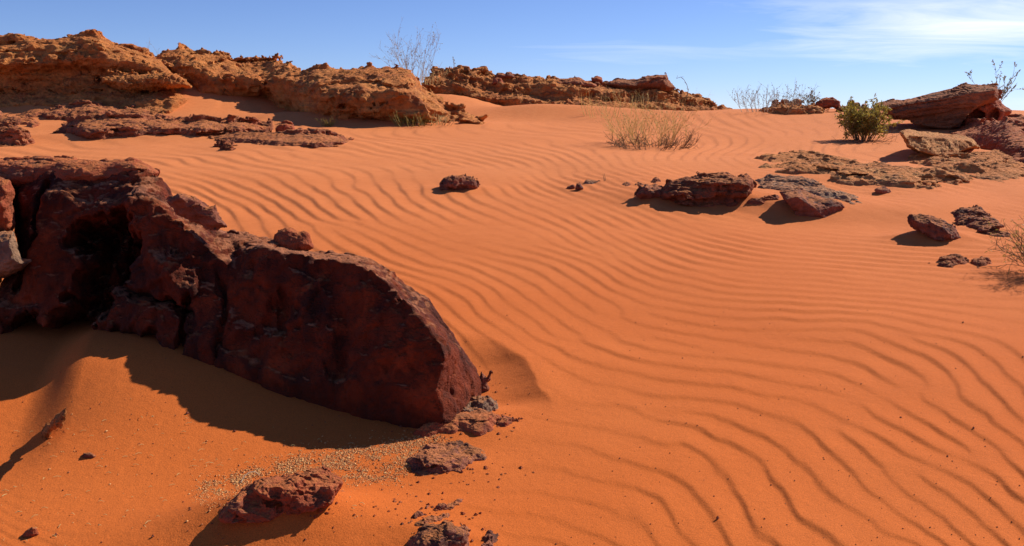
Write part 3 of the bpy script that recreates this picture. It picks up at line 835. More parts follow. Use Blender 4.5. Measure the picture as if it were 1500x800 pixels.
o = flat_rock('rock', [(590, 678), (607, 664), (622, 652), (637, 648), (668, 641), (683, 648), (714, 661), (712, 674), (690, 677), (674, 684), (664, 692), (640, 698), (619, 700), (617, 690), (603, 686)],
    M_DARK, hgt=0.022, edge=0.035, amp=0.008, scale=0.10, st=0.009, st_h=0.035, seed=31, cpx=1.2)
tag(o, 'flat purplish rock on the gravel right below the boulder ledge', 'rock')
o = block_rock('rock', [(312, 754), (330, 736), (346, 722), (364, 706), (392, 694), (423, 687), (438, 683), (472, 686), (499, 700), (504, 708), (486, 736), (440, 756), (380, 764), (330, 764)],
    M_REDROCK, base=(405, 736), yaw=R(12), lean=-.5, tf=0.17, tb=0.2, cpx=1.5, amp=0.024, scale=0.13, st=0.018, st_h=0.05, dip=(.3, .2), seed=33,
    face=[(322, 760), (352, 728), (385, 712), (425, 714), (470, 712), (496, 712), (480, 745), (430, 772), (350, 775)], pf=.8)
tag(o, 'broken red rock half sunk in the sand at the bottom left', 'rock')
for k, pts in enumerate([[(600, 772), (614, 762), (640, 757), (660, 752), (657, 760), (640, 766), (618, 772)], [(637, 745), (653, 738), (677, 731), (675, 741), (656, 745), (645, 748)],
                         [(614, 747), (623, 741), (634, 740), (630, 746)], [(600, 757), (612, 752), (622, 754), (608, 760)]]):
    o = flat_rock('rock_flake', pts, M_DARK, hgt=0.016, edge=0.02, amp=0.006, scale=0.05, st=0.004, st_h=0.015, seed=35 + k, cpx=1.1)
    tag(o, ['longest of the thin dark flakes, just above the rock cut by the bottom edge', 'upper right flake of the thin dark flakes above the bottom edge rock',
            'tiny flake at the top left of the thin dark flakes near the bottom edge', 'leftmost small flake among the thin dark flakes near the bottom edge'][k], 'rock flake', 'thin rock flakes in the foreground sand')
o = block_rock('rock', [(584, 806), (600, 788), (618, 777), (637, 772), (656, 765), (672, 772), (686, 780), (688, 800), (684, 850), (590, 850)],
    M_DARK, base=(640, 815), tf=0.13, tb=0.14, cpx=1.4, amp=0.018, scale=0.1, st=0.012, st_h=0.04, seed=41)
tag(o, 'dark rock cut by the bottom edge left of the centre', 'rock')
o = flat_rock('stone', [(706, 800), (713, 783), (728, 784), (724, 796), (716, 804)], M_DARK, hgt=0.02, edge=0.02, amp=0.008, scale=0.04, st=0.005, st_h=.02, seed=43, cpx=1.1)
tag(o, 'small dark stone just right of the rock cut by the bottom edge', 'stone')
# standing splinter
o = block_rock('rock_splinter', [(52, 672), (50, 660), (58, 644), (64, 628), (73, 616), (85, 608), (97, 597), (96, 612), (90, 624), (76, 634), (68, 648), (62, 666), (58, 690), (52, 690)],
    M_BLOCK, base=(60, 668), yaw=R(-50), tf=0.03, tb=0.035, cpx=1.2, amp=0.008, scale=0.05, seed=45)
tag(o, 'thin pale shard of rock standing up in the sand at the lower left', 'rock shard')
o = block_rock('stone', [(119, 669), (122, 663), (132, 662), (142, 668), (138, 674), (124, 675)], M_DARK, base=(131, 671), tf=0.025, cpx=1.1, amp=0.005, scale=0.03, seed=47)
tag(o, 'tiny dark stone on the sunlit sand right of the standing shard', 'stone')
o = block_rock('stone', [(28, 786), (40, 776), (47, 771), (56, 775), (58, 784), (40, 792)], M_REDROCK, base=(44, 787), tf=0.025, cpx=1.1, amp=0.005, scale=0.03, seed=49)
tag(o, 'tiny red stone in the bottom left corner', 'stone')

# ------------------------------------------------------------------ stones in the middle of the rippled sand
o = block_rock('rock', [(640, 278), (644, 268), (650, 260), (663, 253), (676, 256), (687, 258), (696, 262), (700, 275), (688, 284), (655, 286)], M_DARK, base=(668, 279), tf=0.22, tb=0.25, cpx=1.3, amp=0.045, scale=0.16, st=0.03, st_h=0.09, seed=51)
tag(o, 'lone dark rock cluster on the rippled sand in the centre', 'rock')
for k, (pts, b) in enumerate([([(830, 275), (834, 271), (841, 270), (843, 276), (836, 279)], (837, 277)), ([(842, 277), (845, 268), (850, 269), (856, 277), (850, 281)], (849, 279))]):
    o = block_rock('stone', pts, M_DARK, base=b, tf=0.07, cpx=1.1, amp=0.015, scale=0.08, seed=53 + k)
    tag(o, ['left stone of the tiny dark pair between the lone centre rock and the layered rock', 'right stone of the tiny dark pair between the lone centre rock and the layered rock'][k], 'stone', 'tiny pair of stones on the sand')
o = flat_rock('stone', [(855, 268), (864, 264), (876, 266), (870, 270), (858, 271)], M_GREY, hgt=0.03, edge=0.06, amp=0.012, scale=0.1, st=0.008, st_h=0.03, seed=57, cpx=1.1)
tag(o, 'low sandy stone just behind the tiny stone pair', 'stone')

# ------------------------------------------------------------------ layered rocks right of the centre
o = block_rock('rock', [(962, 280), (980, 266), (1004, 257), (1020, 254), (1037, 252), (1066, 252), (1080, 257), (1095, 254), (1103, 262), (1104, 274), (1101, 284), (1087, 296), (1074, 304), (1050, 306), (1010, 300), (970, 294)],
    M_PURPLE, base=(1045, 299), yaw=R(-8), tf=0.42, tb=0.5, cpx=1.4, amp=0.055, scale=0.26, st=0.055, st_h=0.085, dip=(0.06, .12), seed=61,
    face=[(985, 285), (1010, 274), (1045, 268), (1080, 268), (1097, 272), (1094, 288), (1070, 306), (1010, 302), (980, 296)], pf=.7)
tag(o, 'layered dark purple rock standing in the sand right of the centre', 'rock')
o = block_rock('rock', [(932, 286), (936, 279), (946, 269), (955, 272), (964, 273), (976, 279), (984, 286), (976, 294), (940, 294)], M_DARK, base=(958, 291), tf=0.2, cpx=1.3, amp=0.035, scale=0.14, st=0.02, st_h=.07, seed=63)
tag(o, 'low dark rock leaning on the left end of the layered purple rock', 'rock')
for k, pts in enumerate([[(911, 271), (918, 268), (924, 270), (918, 273)], [(928, 271), (936, 268), (944, 270), (936, 274)], [(953, 266), (960, 263), (968, 266), (960, 269)]]):
    o = flat_rock('stone', pts, M_DARK, hgt=0.04, edge=0.06, amp=0.015, scale=0.08, st=0.008, st_h=0.03, seed=65 + k, cpx=1.0)
    tag(o, ['leftmost of three flecks of stone left of the layered purple rock', 'middle of three flecks of stone left of the layered purple rock', 'rightmost of three flecks of stone behind the low rock'][k], 'stone', 'flecks of stone left of the layered rock')
o = flat_rock('rock_ledge', [(1100, 266), (1120, 262), (1150, 262), (1172, 262), (1196, 269), (1222, 281), (1256, 293), (1246, 298), (1226, 292), (1190, 290), (1150, 281), (1112, 275)], M_GREY, hgt=0.05, edge=0.14, amp=0.022, scale=0.25, st=0.03, cr=(.008, .15, 3.0, 5), st_h=0.07, seed=69, cpx=1.2)
tag(o, 'low grey ledge running right from the layered purple rock', 'rock ledge')
o = block_rock('rock', [(1140, 280), (1168, 276), (1194, 285), (1218, 290), (1233, 296), (1239, 304), (1226, 312), (1216, 330), (1165, 330), (1158, 302), (1147, 292)],
    M_DARK, base=(1190, 318), yaw=R(-18), tf=0.36, tb=0.4, cpx=1.4, amp=0.03, scale=0.25, st=0.018, st_h=0.08, seed=71, lean=.35,
    face=[(1150, 292), (1168, 288), (1200, 310), (1214, 330), (1166, 330), (1158, 304)], pf=.75)
tag(o, 'wedge shaped rock with a dark shaded end below the low grey ledge', 'rock')
o = flat_rock('stone', [(1088, 297), (1105, 291), (1125, 288), (1146, 287), (1136, 293), (1110, 299), (1094, 301)], M_REDROCK, hgt=0.06, edge=0.07, amp=0.02, scale=0.12, st=0.015, st_h=0.04, seed=73, cpx=1.1)
tag(o, 'flat reddish stone between the layered purple rock and the wedge shaped rock', 'stone')
# the broad crusts of bedrock further up
o = flat_rock('bedrock', [(1110, 244), (1122, 230), (1150, 229), (1175, 225), (1201, 227), (1224, 232), (1247, 240), (1267, 242), (1298, 248), (1324, 244), (1356, 244), (1384, 256), (1422, 262), (1445, 270), (1419, 275), (1370, 279), (1339, 281), (1319, 281), (1293, 274), (1258, 274), (1224, 272), (1195, 259), (1166, 254), (1132, 251)],
    M_TAN2, hgt=0.085, edge=0.36, amp=0.045, scale=0.5, st=0.055, cr=(.014, .3, 3.0, 5), st_h=0.10, dip=(0.10, -0.10), seed=75, cpx=1.5, power=.5)
tag(o, 'broad tan crust of bedrock showing through the sand on the right', 'bedrock')
o = flat_rock('bedrock', [(1339, 233), (1356, 227), (1396, 230), (1419, 231), (1454, 226), (1482, 229), (1490, 236), (1497, 250), (1504, 259), (1477, 266), (1454, 266), (1425, 262), (1396, 256), (1373, 248), (1350, 241)],
    M_TAN2, hgt=0.10, edge=0.36, amp=0.045, scale=0.5, st=0.055, cr=(.014, .3, 3.0, 5), st_h=0.10, dip=(-0.12, -0.10), seed=77, cpx=1.5, power=.5)
tag(o, 'rounded tan bedrock hump below the rectangular block', 'bedrock')
o = block_rock('stone', [(1281, 279), (1285, 275), (1293, 273), (1302, 277), (1308, 282), (1300, 287), (1285, 286)], M_DARK, base=(1295, 284), tf=0.12, cpx=1.1, amp=0.02, scale=0.1, seed=79)
tag(o, 'small dark stone at the front edge of the broad tan bedrock crust', 'stone')
# two rocks at the lip of the little slip face
o = block_rock('rock', [(1332, 318), (1347, 312), (1360, 314), (1372, 319), (1393, 327), (1403, 336), (1410, 349), (1400, 356), (1376, 354), (1358, 346), (1339, 334)], M_DARK, base=(1375, 352), yaw=R(-25), lean=-.5, tf=0.22, tb=0.25, cpx=1.3, amp=0.03, scale=0.16, st=0.025, st_h=0.06, seed=81,
    face=[(1340, 324), (1362, 324), (1385, 336), (1396, 352), (1372, 354), (1352, 342)], pf=.8)
tag(o, 'dark rounded rock at the lip of the slip face on the right', 'rock')
o = flat_rock('rock', [(1396, 313), (1412, 308), (1432, 308), (1448, 318), (1467, 334), (1474, 341), (1452, 344), (1434, 340), (1417, 333), (1400, 326), (1404, 319)], M_DARK, hgt=0.07, edge=0.1, amp=0.022, scale=0.16, st=0.03, st_h=0.05, seed=83, cpx=1.1, power=.5)
tag(o, 'angular dark rock right behind the rounded rock at the slip face', 'rock')
o = flat_rock('stone', [(1357, 386), (1380, 381), (1400, 377), (1418, 381), (1410, 388), (1390, 392), (1376, 389)], M_PURPLE, hgt=0.04, edge=0.05, amp=0.012, scale=0.1, st=0.01, st_h=0.025, seed=85, cpx=1.1)
tag(o, 'flat pinkish stone left of the shrub at the right edge', 'stone')
o = flat_rock('stone', [(1424, 381), (1440, 379), (1452, 385), (1444, 392), (1428, 394)], M_PURPLE, hgt=0.035, edge=0.05, amp=0.012, scale=0.08, st=0.01, st_h=0.025, seed=87, cpx=1.1)
tag(o, 'flat stone in the shadow of the shrub at the right edge', 'stone')

# ------------------------------------------------------------------ block, tilted slab and what holds it up
o = block_rock('rock_block', [(1316, 190), (1330, 189), (1360, 192), (1400, 195), (1424, 202), (1433, 212), (1437, 217), (1426, 219), (1402, 224), (1374, 228), (1350, 224), (1330, 216), (1326, 208), (1319, 200)],
    M_BLOCK, base=(1385, 222), yaw=R(38), lean=-.5, tf=0.55, tb=0.8, cpx=1.2, amp=0.04, scale=0.3, st=0.05, st_h=0.12, seed=91, bevel=.18,
    face=[(1322, 196), (1350, 200), (1372, 202), (1400, 203), (1422, 207), (1430, 213), (1402, 224), (1372, 228), (1348, 222), (1332, 214)], pf=.8)
tag(o, 'flat topped buff block of rock resting on the sand right of the green bush', 'rock block')

d_s = hit(1400, 192)[0]
outc = empty('rock_outcrop', (float(ray(1400, 190)[0] * d_s), d_s, float(ground(ray(1400, 190)[0] * d_s, d_s))), 'tilted brown slab propped on an eroded red rock pedestal at the right', 'rock outcrop')
block_rock('tilted_slab', [(1278, 150), (1307, 144), (1355, 134), (1393, 127), (1414, 120), (1433, 122), (1438, 126), (1458, 126), (1462, 135), (1464, 148), (1450, 152), (1433, 158), (1418, 168), (1414, 178), (1404, 188), (1386, 192), (1360, 190), (1338, 182), (1305, 170), (1288, 160)],
    M_SLAB, depth=d_s + 0.9, yaw=R(-10), tf=0.9, tb=1.6, cpx=1.15, amp=0.02, scale=0.8, st=0.13, st_h=0.12, dip=(-0.20, 0.05), seed=93, bevel=.15, lean=.55, cr=(.02, .5, 6.0, 3), parent=outc, rid=.3,
    face=[(1305, 164), (1330, 160), (1380, 150), (1430, 140), (1456, 134), (1456, 140), (1425, 160), (1410, 178), (1392, 190), (1345, 184), (1310, 170)], pf=.55)
block_rock('pedestal', [(1406, 190), (1412, 172), (1432, 152), (1450, 140), (1466, 148), (1472, 155), (1484, 161), (1482, 167), (1475, 170), (1474, 180), (1474, 205), (1410, 205)],
    M_REDROCK, depth=d_s + 1.4, tf=0.55, tb=0.9, cpx=1.2, amp=0.06, scale=0.35, st=0.05, st_h=0.16, seed=95, parent=outc, bevel=.25,
    caves=[((1430, 170), (0.22, 0.2, 0.5), 0.55), ((1457, 170), (0.14, 0.18, 0.4), 0.5)])
cliff('base_rock', [(1384, 190), (1400, 187), (1426, 180), (1450, 178), (1474, 176), (1500, 186), (1560, 196), (1600, 205)], [(1384, 193), (1402, 194), (1416, 202), (1436, 217), (1462, 229), (1486, 239), (1510, 246), (1600, 252)],
    M_REDROCK, setback=3.0, back=3.0, amp=0.11, scale=0.6, st=0.10, st_h=0.2, dip=(.2, .1), seed=97, parent=outc, prof=[(0, 0), (.5, .35), (1, 1)], cpx=1.5)
o = block_rock('rock', [(1466, 178), (1474, 170), (1490, 171), (1520, 168), (1560, 176), (1560, 200), (1466, 200)], M_REDROCK, depth=d_s + 3.5, tf=0.8, tb=1.2, cpx=1.4, amp=0.07, scale=0.4, st=0.07, st_h=.2, seed=99)
tag(o, 'red rock behind the tilted slab at the right edge', 'rock')
# small things along the sand skyline
for k, (pts, b, lab) in enumerate([
    ([(1195, 152), (1201, 145), (1210, 142), (1220, 142), (1231, 149), (1233, 160), (1196, 160)], (1214, 157), 'round red rock on the skyline left of the green bush'),
    ([(1240, 160), (1241, 150), (1250, 148), (1259, 150), (1262, 161)], (1250, 160), 'dark squarish stone on the skyline right behind the green bush'),
    ([(1260, 160), (1262, 153), (1268, 151), (1272, 160)], (1266, 160), 'little dark stone on the skyline just right of the squarish stone'),
    ([(1276, 161), (1280, 152), (1287, 151), (1289, 160)], (1282, 160), 'little stone on the skyline at the low tip of the tilted slab'),
    ([(1224, 163), (1230, 156), (1240, 156), (1243, 163)], (1234, 162), 'low stone on the skyline between the round red rock and the squarish stone')]):
    o = block_rock('stone', pts, M_REDROCK if k == 0 else M_PURPLE, depth=hit(b[0], 166)[0] + 1.0, tf=0.25, cpx=1.1, amp=0.06, scale=0.22, st=.03, st_h=.12, seed=101 + k)
    tag(o, lab, 'stone', 'stones along the sand skyline')
o = flat_rock('bedrock', [(1118, 163), (1140, 160), (1165, 160), (1190, 161), (1215, 163), (1205, 167), (1160, 168), (1125, 168)], M_TAN2, hgt=0.22, edge=0.5, amp=0.1, scale=0.5, st=0.07, st_h=0.12, seed=107, cpx=1.2)
tag(o, 'low rubbly bedrock along the skyline under the grey shrubs', 'bedrock')

# ------------------------------------------------------------------ the ridge
ridge_a = empty('rock_outcrop', (-17.0, 29.0, float(ground(-17, 29))), 'tallest orange sandstone outcrop of the ridge, at the upper left', 'rock outcrop')
cliff('upper_cliff', [(-110, 64), (-40, 68), (0, 66), (25, 63), (50, 59), (72, 57), (96, 56), (110, 52), (132, 50), (150, 52), (155, 60), (165, 64), (179, 68), (198, 75), (217, 81), (231, 88), (245, 97), (256, 108), (266, 118), (276, 126)],
    [(-110, 140), (0, 140), (60, 140), (110, 140), (160, 138), (210, 136), (250, 134), (276, 132)], M_TAN, dist=[(-110, 30.5), (150, 30.0), (276, 30.2)], setback=2.4, back=2.4, fine=.58, amp=0.20, scale=0.9, st=0.26, st_h=0.34, dip=(0.03, 0.05), seed=111, parent=ridge_a, cpx=1.7,
    prof=[(0, .25), (.18, .30), (.30, .38), (.42, .34), (.50, .16), (.56, .05), (.66, .10), (.78, .28), (.88, .52), (1, 1)])
block_rock('overhanging_ledge', [(148, 112), (165, 110), (192, 109), (220, 109), (240, 106), (262, 112), (278, 122), (281, 128), (268, 131), (240, 133), (215, 132), (190, 134), (165, 128), (150, 122)],
    M_TAN, depth=30.1, tf=0.9, tb=1.6, cpx=1.3, amp=0.16, scale=0.5, st=0.18, st_h=0.22, fine=.58, dip=(.08, .1), seed=113, parent=ridge_a, bevel=.35)
cliff('lower_slope', [(-110, 138), (0, 130), (60, 122), (100, 128), (140, 120), (180, 124), (220, 132), (250, 134), (285, 140)], [(-110, 158), (0, 156), (40, 152), (90, 156), (130, 156), (180, 163), (230, 172), (255, 172), (285, 160)],
    M_TAN, setback=2.6, back=1.2, fine=.58, amp=0.16, scale=0.7, st=0.18, st_h=0.22, seed=115, parent=ridge_a, cpx=1.9, prof=[(0, 0), (.4, .25), (.7, .5), (1, 1)])
o = cliff('rock_ledge', [(24, 167), (44, 157), (82, 158), (102, 154), (132, 150), (154, 155), (176, 158), (209, 157), (228, 164), (238, 174)], [(24, 168), (55, 175), (110, 177), (165, 177), (200, 176), (238, 176)], M_PURPLE, setback=1.3, back=1.5, amp=0.11, scale=0.5, st=0.11, st_h=0.16, seed=117, cpx=1.7, bury=.4)
tag(o, 'brown ledge at the foot of the tallest outcrop above the long dark ledge', 'rock ledge')
o = cliff('rock_ledge', [(-70, 164), (0, 165), (14, 166), (33, 170), (52, 176), (64, 184)], [(-70, 180), (0, 180), (27, 185), (50, 189), (64, 188)], M_PURPLE, setback=1.0, back=1.2, amp=0.10, scale=0.4, st=0.10, st_h=0.14, seed=119, cpx=1.7, bury=.4)
tag(o, 'short stepped ledge at the left edge below the tallest outcrop', 'rock ledge')
o = cliff('rock_ledge', [(72, 194), (88, 187), (102, 178), (124, 175), (165, 173), (192, 172), (247, 176), (275, 179), (302, 175), (330, 180), (357, 178), (392, 186)], [(72, 196), (104, 204), (143, 207), (165, 205), (192, 200), (234, 201), (261, 202), (289, 200), (320, 202), (350, 200), (392, 196)], M_PURPLE, setback=1.5, back=1.4, amp=0.11, scale=0.5, st=0.12, st_h=0.15, seed=121, cpx=1.7, bury=.4, prof=[(0, .1), (.3, .06), (.55, .16), (.75, .42), (1, 1)])
tag(o, 'long dark purple ledge lying on the sand below the tallest outcrop', 'rock ledge')
o = cliff('rock_ledge', [(308, 199), (325, 194), (350, 193), (380, 193), (430, 196), (470, 196), (500, 200), (516, 207)], [(308, 201), (330, 208), (350, 212), (395, 214), (430, 218), (470, 218), (500, 215), (516, 210)], M_PURPLE, setback=1.6, back=0.9, amp=0.08, scale=0.4, st=0.08, st_h=0.11, seed=123, cpx=1.7, bury=.4, prof=[(0, .05), (.5, .25), (1, 1)])
tag(o, 'flat brown ledge reaching right from the end of the long dark ledge', 'rock ledge')
o = block_rock('rock', [(356, 184), (366, 177), (380, 176), (388, 182), (386, 192), (360, 194)], M_REDROCK, base=(372, 192), tf=0.35, cpx=1.2, amp=0.06, scale=0.3, st=.05, st_h=.12, seed=125)
tag(o, 'red lump of rock on the right part of the long dark ledge', 'rock')
o = block_rock('rock', [(404, 188), (408, 181), (418, 180), (430, 184), (434, 192), (420, 197), (406, 195)], M_REDROCK, base=(420, 195), tf=0.3, cpx=1.2, amp=0.05, scale=0.25, st=.05, st_h=.1, seed=127)
tag(o, 'red rock standing above the flat brown ledge', 'rock')
o = flat_rock('stone', [(314, 215), (328, 210), (346, 214), (350, 218), (338, 221), (322, 219)], M_PURPLE, hgt=0.10, edge=0.2, amp=0.05, scale=0.2, st=.03, st_h=.06, seed=129, cpx=1.1)
tag(o, 'small flat dark stone on the sand below the flat brown ledge', 'stone')
o = flat_rock('bedrock', [(-60, 202), (0, 202), (20, 199), (38, 203), (52, 211), (30, 215), (0, 215), (-60, 216)], M_PURPLE, hgt=0.28, edge=0.35, amp=0.08, scale=0.4, st=.07, st_h=.1, seed=131, cpx=1.3)
tag(o, 'low dark bedrock patch at the left edge above the huge boulder', 'bedrock')

o = cliff('rock_outcrop', [(214, 92), (224, 82), (239, 74), (261, 70), (275, 73), (291, 74), (311, 79), (330, 82), (349, 89), (400, 90), (429, 91), (449, 95), (468, 97), (490, 96), (517, 98), (559, 97), (583, 98), (600, 102), (616, 118), (627, 136), (644, 149), (655, 160), (682, 165), (700, 174), (708, 181)],
    [(214, 120), (280, 132), (302, 139), (330, 144), (349, 146), (400, 146), (416, 158), (440, 171), (462, 175), (490, 181), (523, 182), (560, 184), (630, 184), (690, 183), (708, 183)], M_TAN, setback=lambda p: float(np.interp(p, [214, 300, 420, 520, 600, 708], [2.0, 2.4, 3.4, 4.8, 4.2, 1.2])), back=2.0, fine=.58,
    amp=0.20, scale=0.8, st=0.26, st_h=0.30, dip=(-0.10, 0.05), seed=133, cpx=1.7, prof=[(0, .16), (.2, .05), (.4, .04), (.52, .10), (.64, .30), (.8, .58), (1, 1)])
tag(o, 'long ochre outcrop in the middle of the ridge under the tall dry shrub', 'rock outcrop')

ridge_c = empty('rock_outcrop', (3.0, 35.0, float(ground(3, 35))), 'broken brown outcrop at the right end of the ridge', 'rock outcrop')
cliff('cliff', [(624, 112), (638, 99), (660, 96), (682, 100), (710, 104), (732, 110), (745, 111), (767, 112), (809, 110), (831, 112), (861, 117), (883, 124), (920, 124), (970, 124), (993, 136), (1015, 140), (1042, 146), (1064, 154), (1074, 160)],
    [(624, 118), (640, 118), (660, 130), (690, 146), (712, 158), (740, 161), (773, 163), (795, 169), (831, 173), (855, 170), (894, 169), (932, 170), (1001, 165), (1042, 163), (1074, 161)], M_TAN, dist=[(624, 36.5), (720, 35.0), (850, 34.0), (950, 35.0), (1074, 37.5)], setback=lambda p: float(np.interp(p, [624, 700, 820, 930, 1074], [1.5, 2.6, 3.6, 4.0, 1.2])), back=2.0, fine=.58,
    amp=0.22, scale=0.7, st=0.26, st_h=0.30, dip=(0.10, 0.05), seed=135, parent=ridge_c, cpx=1.7, prof=[(0, .1), (.2, .06), (.34, .12), (.48, .36), (.62, .40), (.75, .44), (.86, .62), (1, 1)])
block_rock('cap_slab', [(884, 122), (905, 116), (932, 116), (945, 112), (960, 109), (976, 109), (983, 121), (992, 130), (980, 134), (940, 136), (905, 132)], M_SLAB, depth=38.0, tf=1.1, tb=1.6, cpx=1.3, amp=0.10, scale=0.6, st=0.13, st_h=0.22, dip=(-.15, .05), seed=137, parent=ridge_c, bevel=.4)
block_rock('overhanging_ledge', [(790, 124), (815, 116), (845, 113), (866, 119), (878, 128), (860, 132), (820, 136), (795, 134)], M_PURPLE, depth=37.2, tf=1.0, tb=1.4, cpx=1.3, amp=0.10, scale=0.5, st=0.12, st_h=0.2, seed=139, parent=ridge_c, bevel=.35)
for k, (pts, dep, lab) in enumerate([([(866, 122), (867, 114), (874, 112), (882, 114), (884, 123)], 37.6, 'round red boulder on the crest of the broken brown outcrop'),
                                     ([(726, 112), (728, 107), (740, 109), (746, 105), (752, 110), (754, 114), (728, 116)], 37.4, 'dark jagged stone on the crest above the sand drift'),
                                     ([(720, 124), (724, 115), (734, 113), (740, 122), (736, 128)], 36.6, 'red stone on the slope below the dark jagged crest stone')]):
    o = block_rock('stone', pts, M_REDROCK if k != 1 else M_DARK, depth=dep, tf=0.3, cpx=1.2, amp=0.05, scale=0.3, st=.03, st_h=.15, seed=141 + k)
    tag(o, lab, 'stone', 'loose stones on the ridge')

# ------------------------------------------------------------------ plants
M_DRY = plain_material('dry_stem', (0.60, 0.38, 0.10), (0.68, 0.48, 0.16))
M_GREYTWIG = plain_material('grey_twig', (0.36, 0.27, 0.19), (0.46, 0.38, 0.29))
M_STRAW = plain_material('straw', (0.55, 0.38, 0.14), (0.62, 0.47, 0.20))
M_BARK = plain_material('brown_bark', (0.14, 0.075, 0.035), (0.20, 0.11, 0.05))
M_LEAF = leaf_material('olive_leaf', (0.29, 0.215, 0.035), (0.40, 0.30, 0.06))
M_LEAF2 = leaf_material('yellow_green_leaf', (0.34, 0.26, 0.045), (0.44, 0.32, 0.06))
M_GREYLEAF = leaf_material('grey_green_leaf', (0.20, 0.18, 0.11), (0.28, 0.25, 0.16))
pr = np.random.RandomState(77)

class Tubes:
    def __init__(s): s.V = []; s.Q = []; s.n = 0
    def tube(s, pts, r0, r1):
        pts = np.array(pts, float); n = len(pts)
        d = np.gradient(pts, axis=0); d /= np.linalg.norm(d, axis=1)[:, None] + 1e-9
        up = np.array([0.31, 0.2, 0.93]); a = np.cross(d, up); a /= np.linalg.norm(a, axis=1)[:, None] + 1e-9
        b = np.cross(d, a)
        r = np.linspace(r0, r1, n)[:, None]
        for k in range(3):
            an = k * 2 * math.pi / 3
            s.V.append(pts + r * (math.cos(an) * a + math.sin(an) * b))
        base = s.n
        for i in range(n - 1):
            for k in range(3):
                k2 = (k + 1) % 3
                s.Q.append((base + k * n + i, base + k2 * n + i, base + k2 * n + i + 1, base + k * n + i + 1))
        s.n += 3 * n
    def leaf(s, p, d, ln, w):
        d = np.array(d); d = d / np.linalg.norm(d); sd = np.cross(d, pr.randn(3)); sd /= np.linalg.norm(sd) + 1e-9
        s.V.append(np.array([p, p + d * ln * .5 + sd * w, p + d * ln, p + d * ln * .5 - sd * w])); b = s.n
        s.Q.append((b, b + 1, b + 2, b + 3)); s.n += 4
    def build(s, name, mat, org, parent=None):
        if not s.n: return None
        me = quads_mesh(name, np.concatenate(s.V) - np.array(org), np.array(s.Q), mat, True)
        return link(name, me, (0, 0, 0) if parent else org, parent)

def curve_pts(p, d, ln, n=7, bend=0.3, droop=0.0, up=0.0):
    p = np.array(p, float); d = np.array(d, float); d /= np.linalg.norm(d)
    out = [p.copy()]; side = pr.randn(3) * bend / n
    for i in range(n):
        d = d + side + np.array([0, 0, up - droop]) / n + pr.randn(3) * bend * .5 / n
        d /= np.linalg.norm(d); p = p + d * ln / n; out.append(p.copy())
    return out

def bush(name, label, cat, org, stems, spread, hgt, mat, rad=0.006, twigs=4, twig_len=0.35, bend=0.5, up=0.2, lean=(0, 0), baser=0.1, leafmat=None, leaves=0, leaf_len=0.03, leaf_w=0.008, leafname='leaf_cluster', droop=0.0, vary=0.4, sub=0):
    """a plant: each stem with its twigs is a part, its leaves a sub-part"""
    root = empty(name, org, label, cat)
    for i in range(stems):
        an = pr.uniform(0, 2 * math.pi); rr = math.sqrt(pr.rand())
        d = np.array([math.cos(an) * rr * spread + lean[0], math.sin(an) * rr * spread + lean[1], 1.0])
        p = np.array(org) + np.array([math.cos(an) * baser * rr, math.sin(an) * baser * rr, -0.03])
        ln = hgt * pr.uniform(1 - vary, 1.0) * np.linalg.norm(d) ** .6
        t = Tubes(); lf = Tubes()
        pts = curve_pts(p, d, ln, 8, bend, droop, up)
        t.tube(pts, rad, rad * .4)
        lines = [pts]
        for k in range(twigs):
            j = pr.randint(2, 8); q = pts[j]
            dv = pts[j] - pts[j - 1]; dv = dv / np.linalg.norm(dv) + pr.randn(3) * .55; dv[2] += .2
            tw = curve_pts(q, dv, ln * twig_len * pr.uniform(.5, 1.2), 5, bend, droop, up); t.tube(tw, rad * .6, rad * .3); lines.append(tw)
            for k2 in range(sub):
                q2 = tw[pr.randint(1, 5)]; dv2 = dv / np.linalg.norm(dv) + pr.randn(3) * .6
                t2 = curve_pts(q2, dv2, ln * twig_len * .4 * pr.uniform(.5, 1.2), 3, bend); t.tube(t2, rad * .45, rad * .25); lines.append(t2)
        st = t.build('stem', mat, org, root)
        if leaves:
            for k in range(leaves):
                l = lines[pr.randint(len(lines))]; j = pr.randint(len(l) // 3, len(l) - 1)
                q = l[j] + (l[j + 1] - l[j]) * pr.rand()
                dv = (l[j + 1] - l[j]); dv = dv / np.linalg.norm(dv) + pr.randn(3) * .6
                lf.leaf(q, dv, leaf_len * pr.uniform(.6, 1.3), leaf_w)
            lf.build(leafname, leafmat, (org), st)['kind'] = 'stuff'
    return root

def at(px, py, d):
    a, b = ray(px, py); return (float(a * d), float(d), float(EYE + b * d))
def on_sand(px, py):
    d, x, z = hit(px, py); return (float(x), float(d), float(z))

# the tall dry shrub on the ridge, and its neighbours
bush('dry_shrub', 'tall bare grey shrub standing on the ridge against the sky', 'shrub', at(606, 118, 32.2), 24, 0.66, 1.75, M_GREYTWIG, rad=0.0065, twigs=6, twig_len=.34, bend=.45, up=.35, baser=.45, leafmat=M_GREYLEAF, leaves=14, leaf_len=.06, leaf_w=.012, sub=2)
bush('dry_grass', 'straw coloured dry grass round the foot of the tall bare shrub', 'grass clump', at(618, 122, 31.6), 60, 0.8, 0.62, M_STRAW, rad=0.007, twigs=2, bend=.5, up=.1, baser=.75)
bush('twig_plant', 'thin single twig plant right of the tall bare shrub', 'plant', at(666, 99, 37.6), 2, 0.15, 0.65, M_GREYTWIG, rad=0.009, twigs=4, twig_len=.25, bend=.3, baser=.05, leafmat=M_GREYLEAF, leaves=10, leaf_len=.05, leaf_w=.016)
bush('twig_plant', 'faint fine twigs above the right shoulder of the tallest outcrop', 'plant', at(232, 84, 33.4), 7, 0.8, 0.6, M_GREYTWIG, rad=0.005, twigs=3, bend=.4, baser=.5)
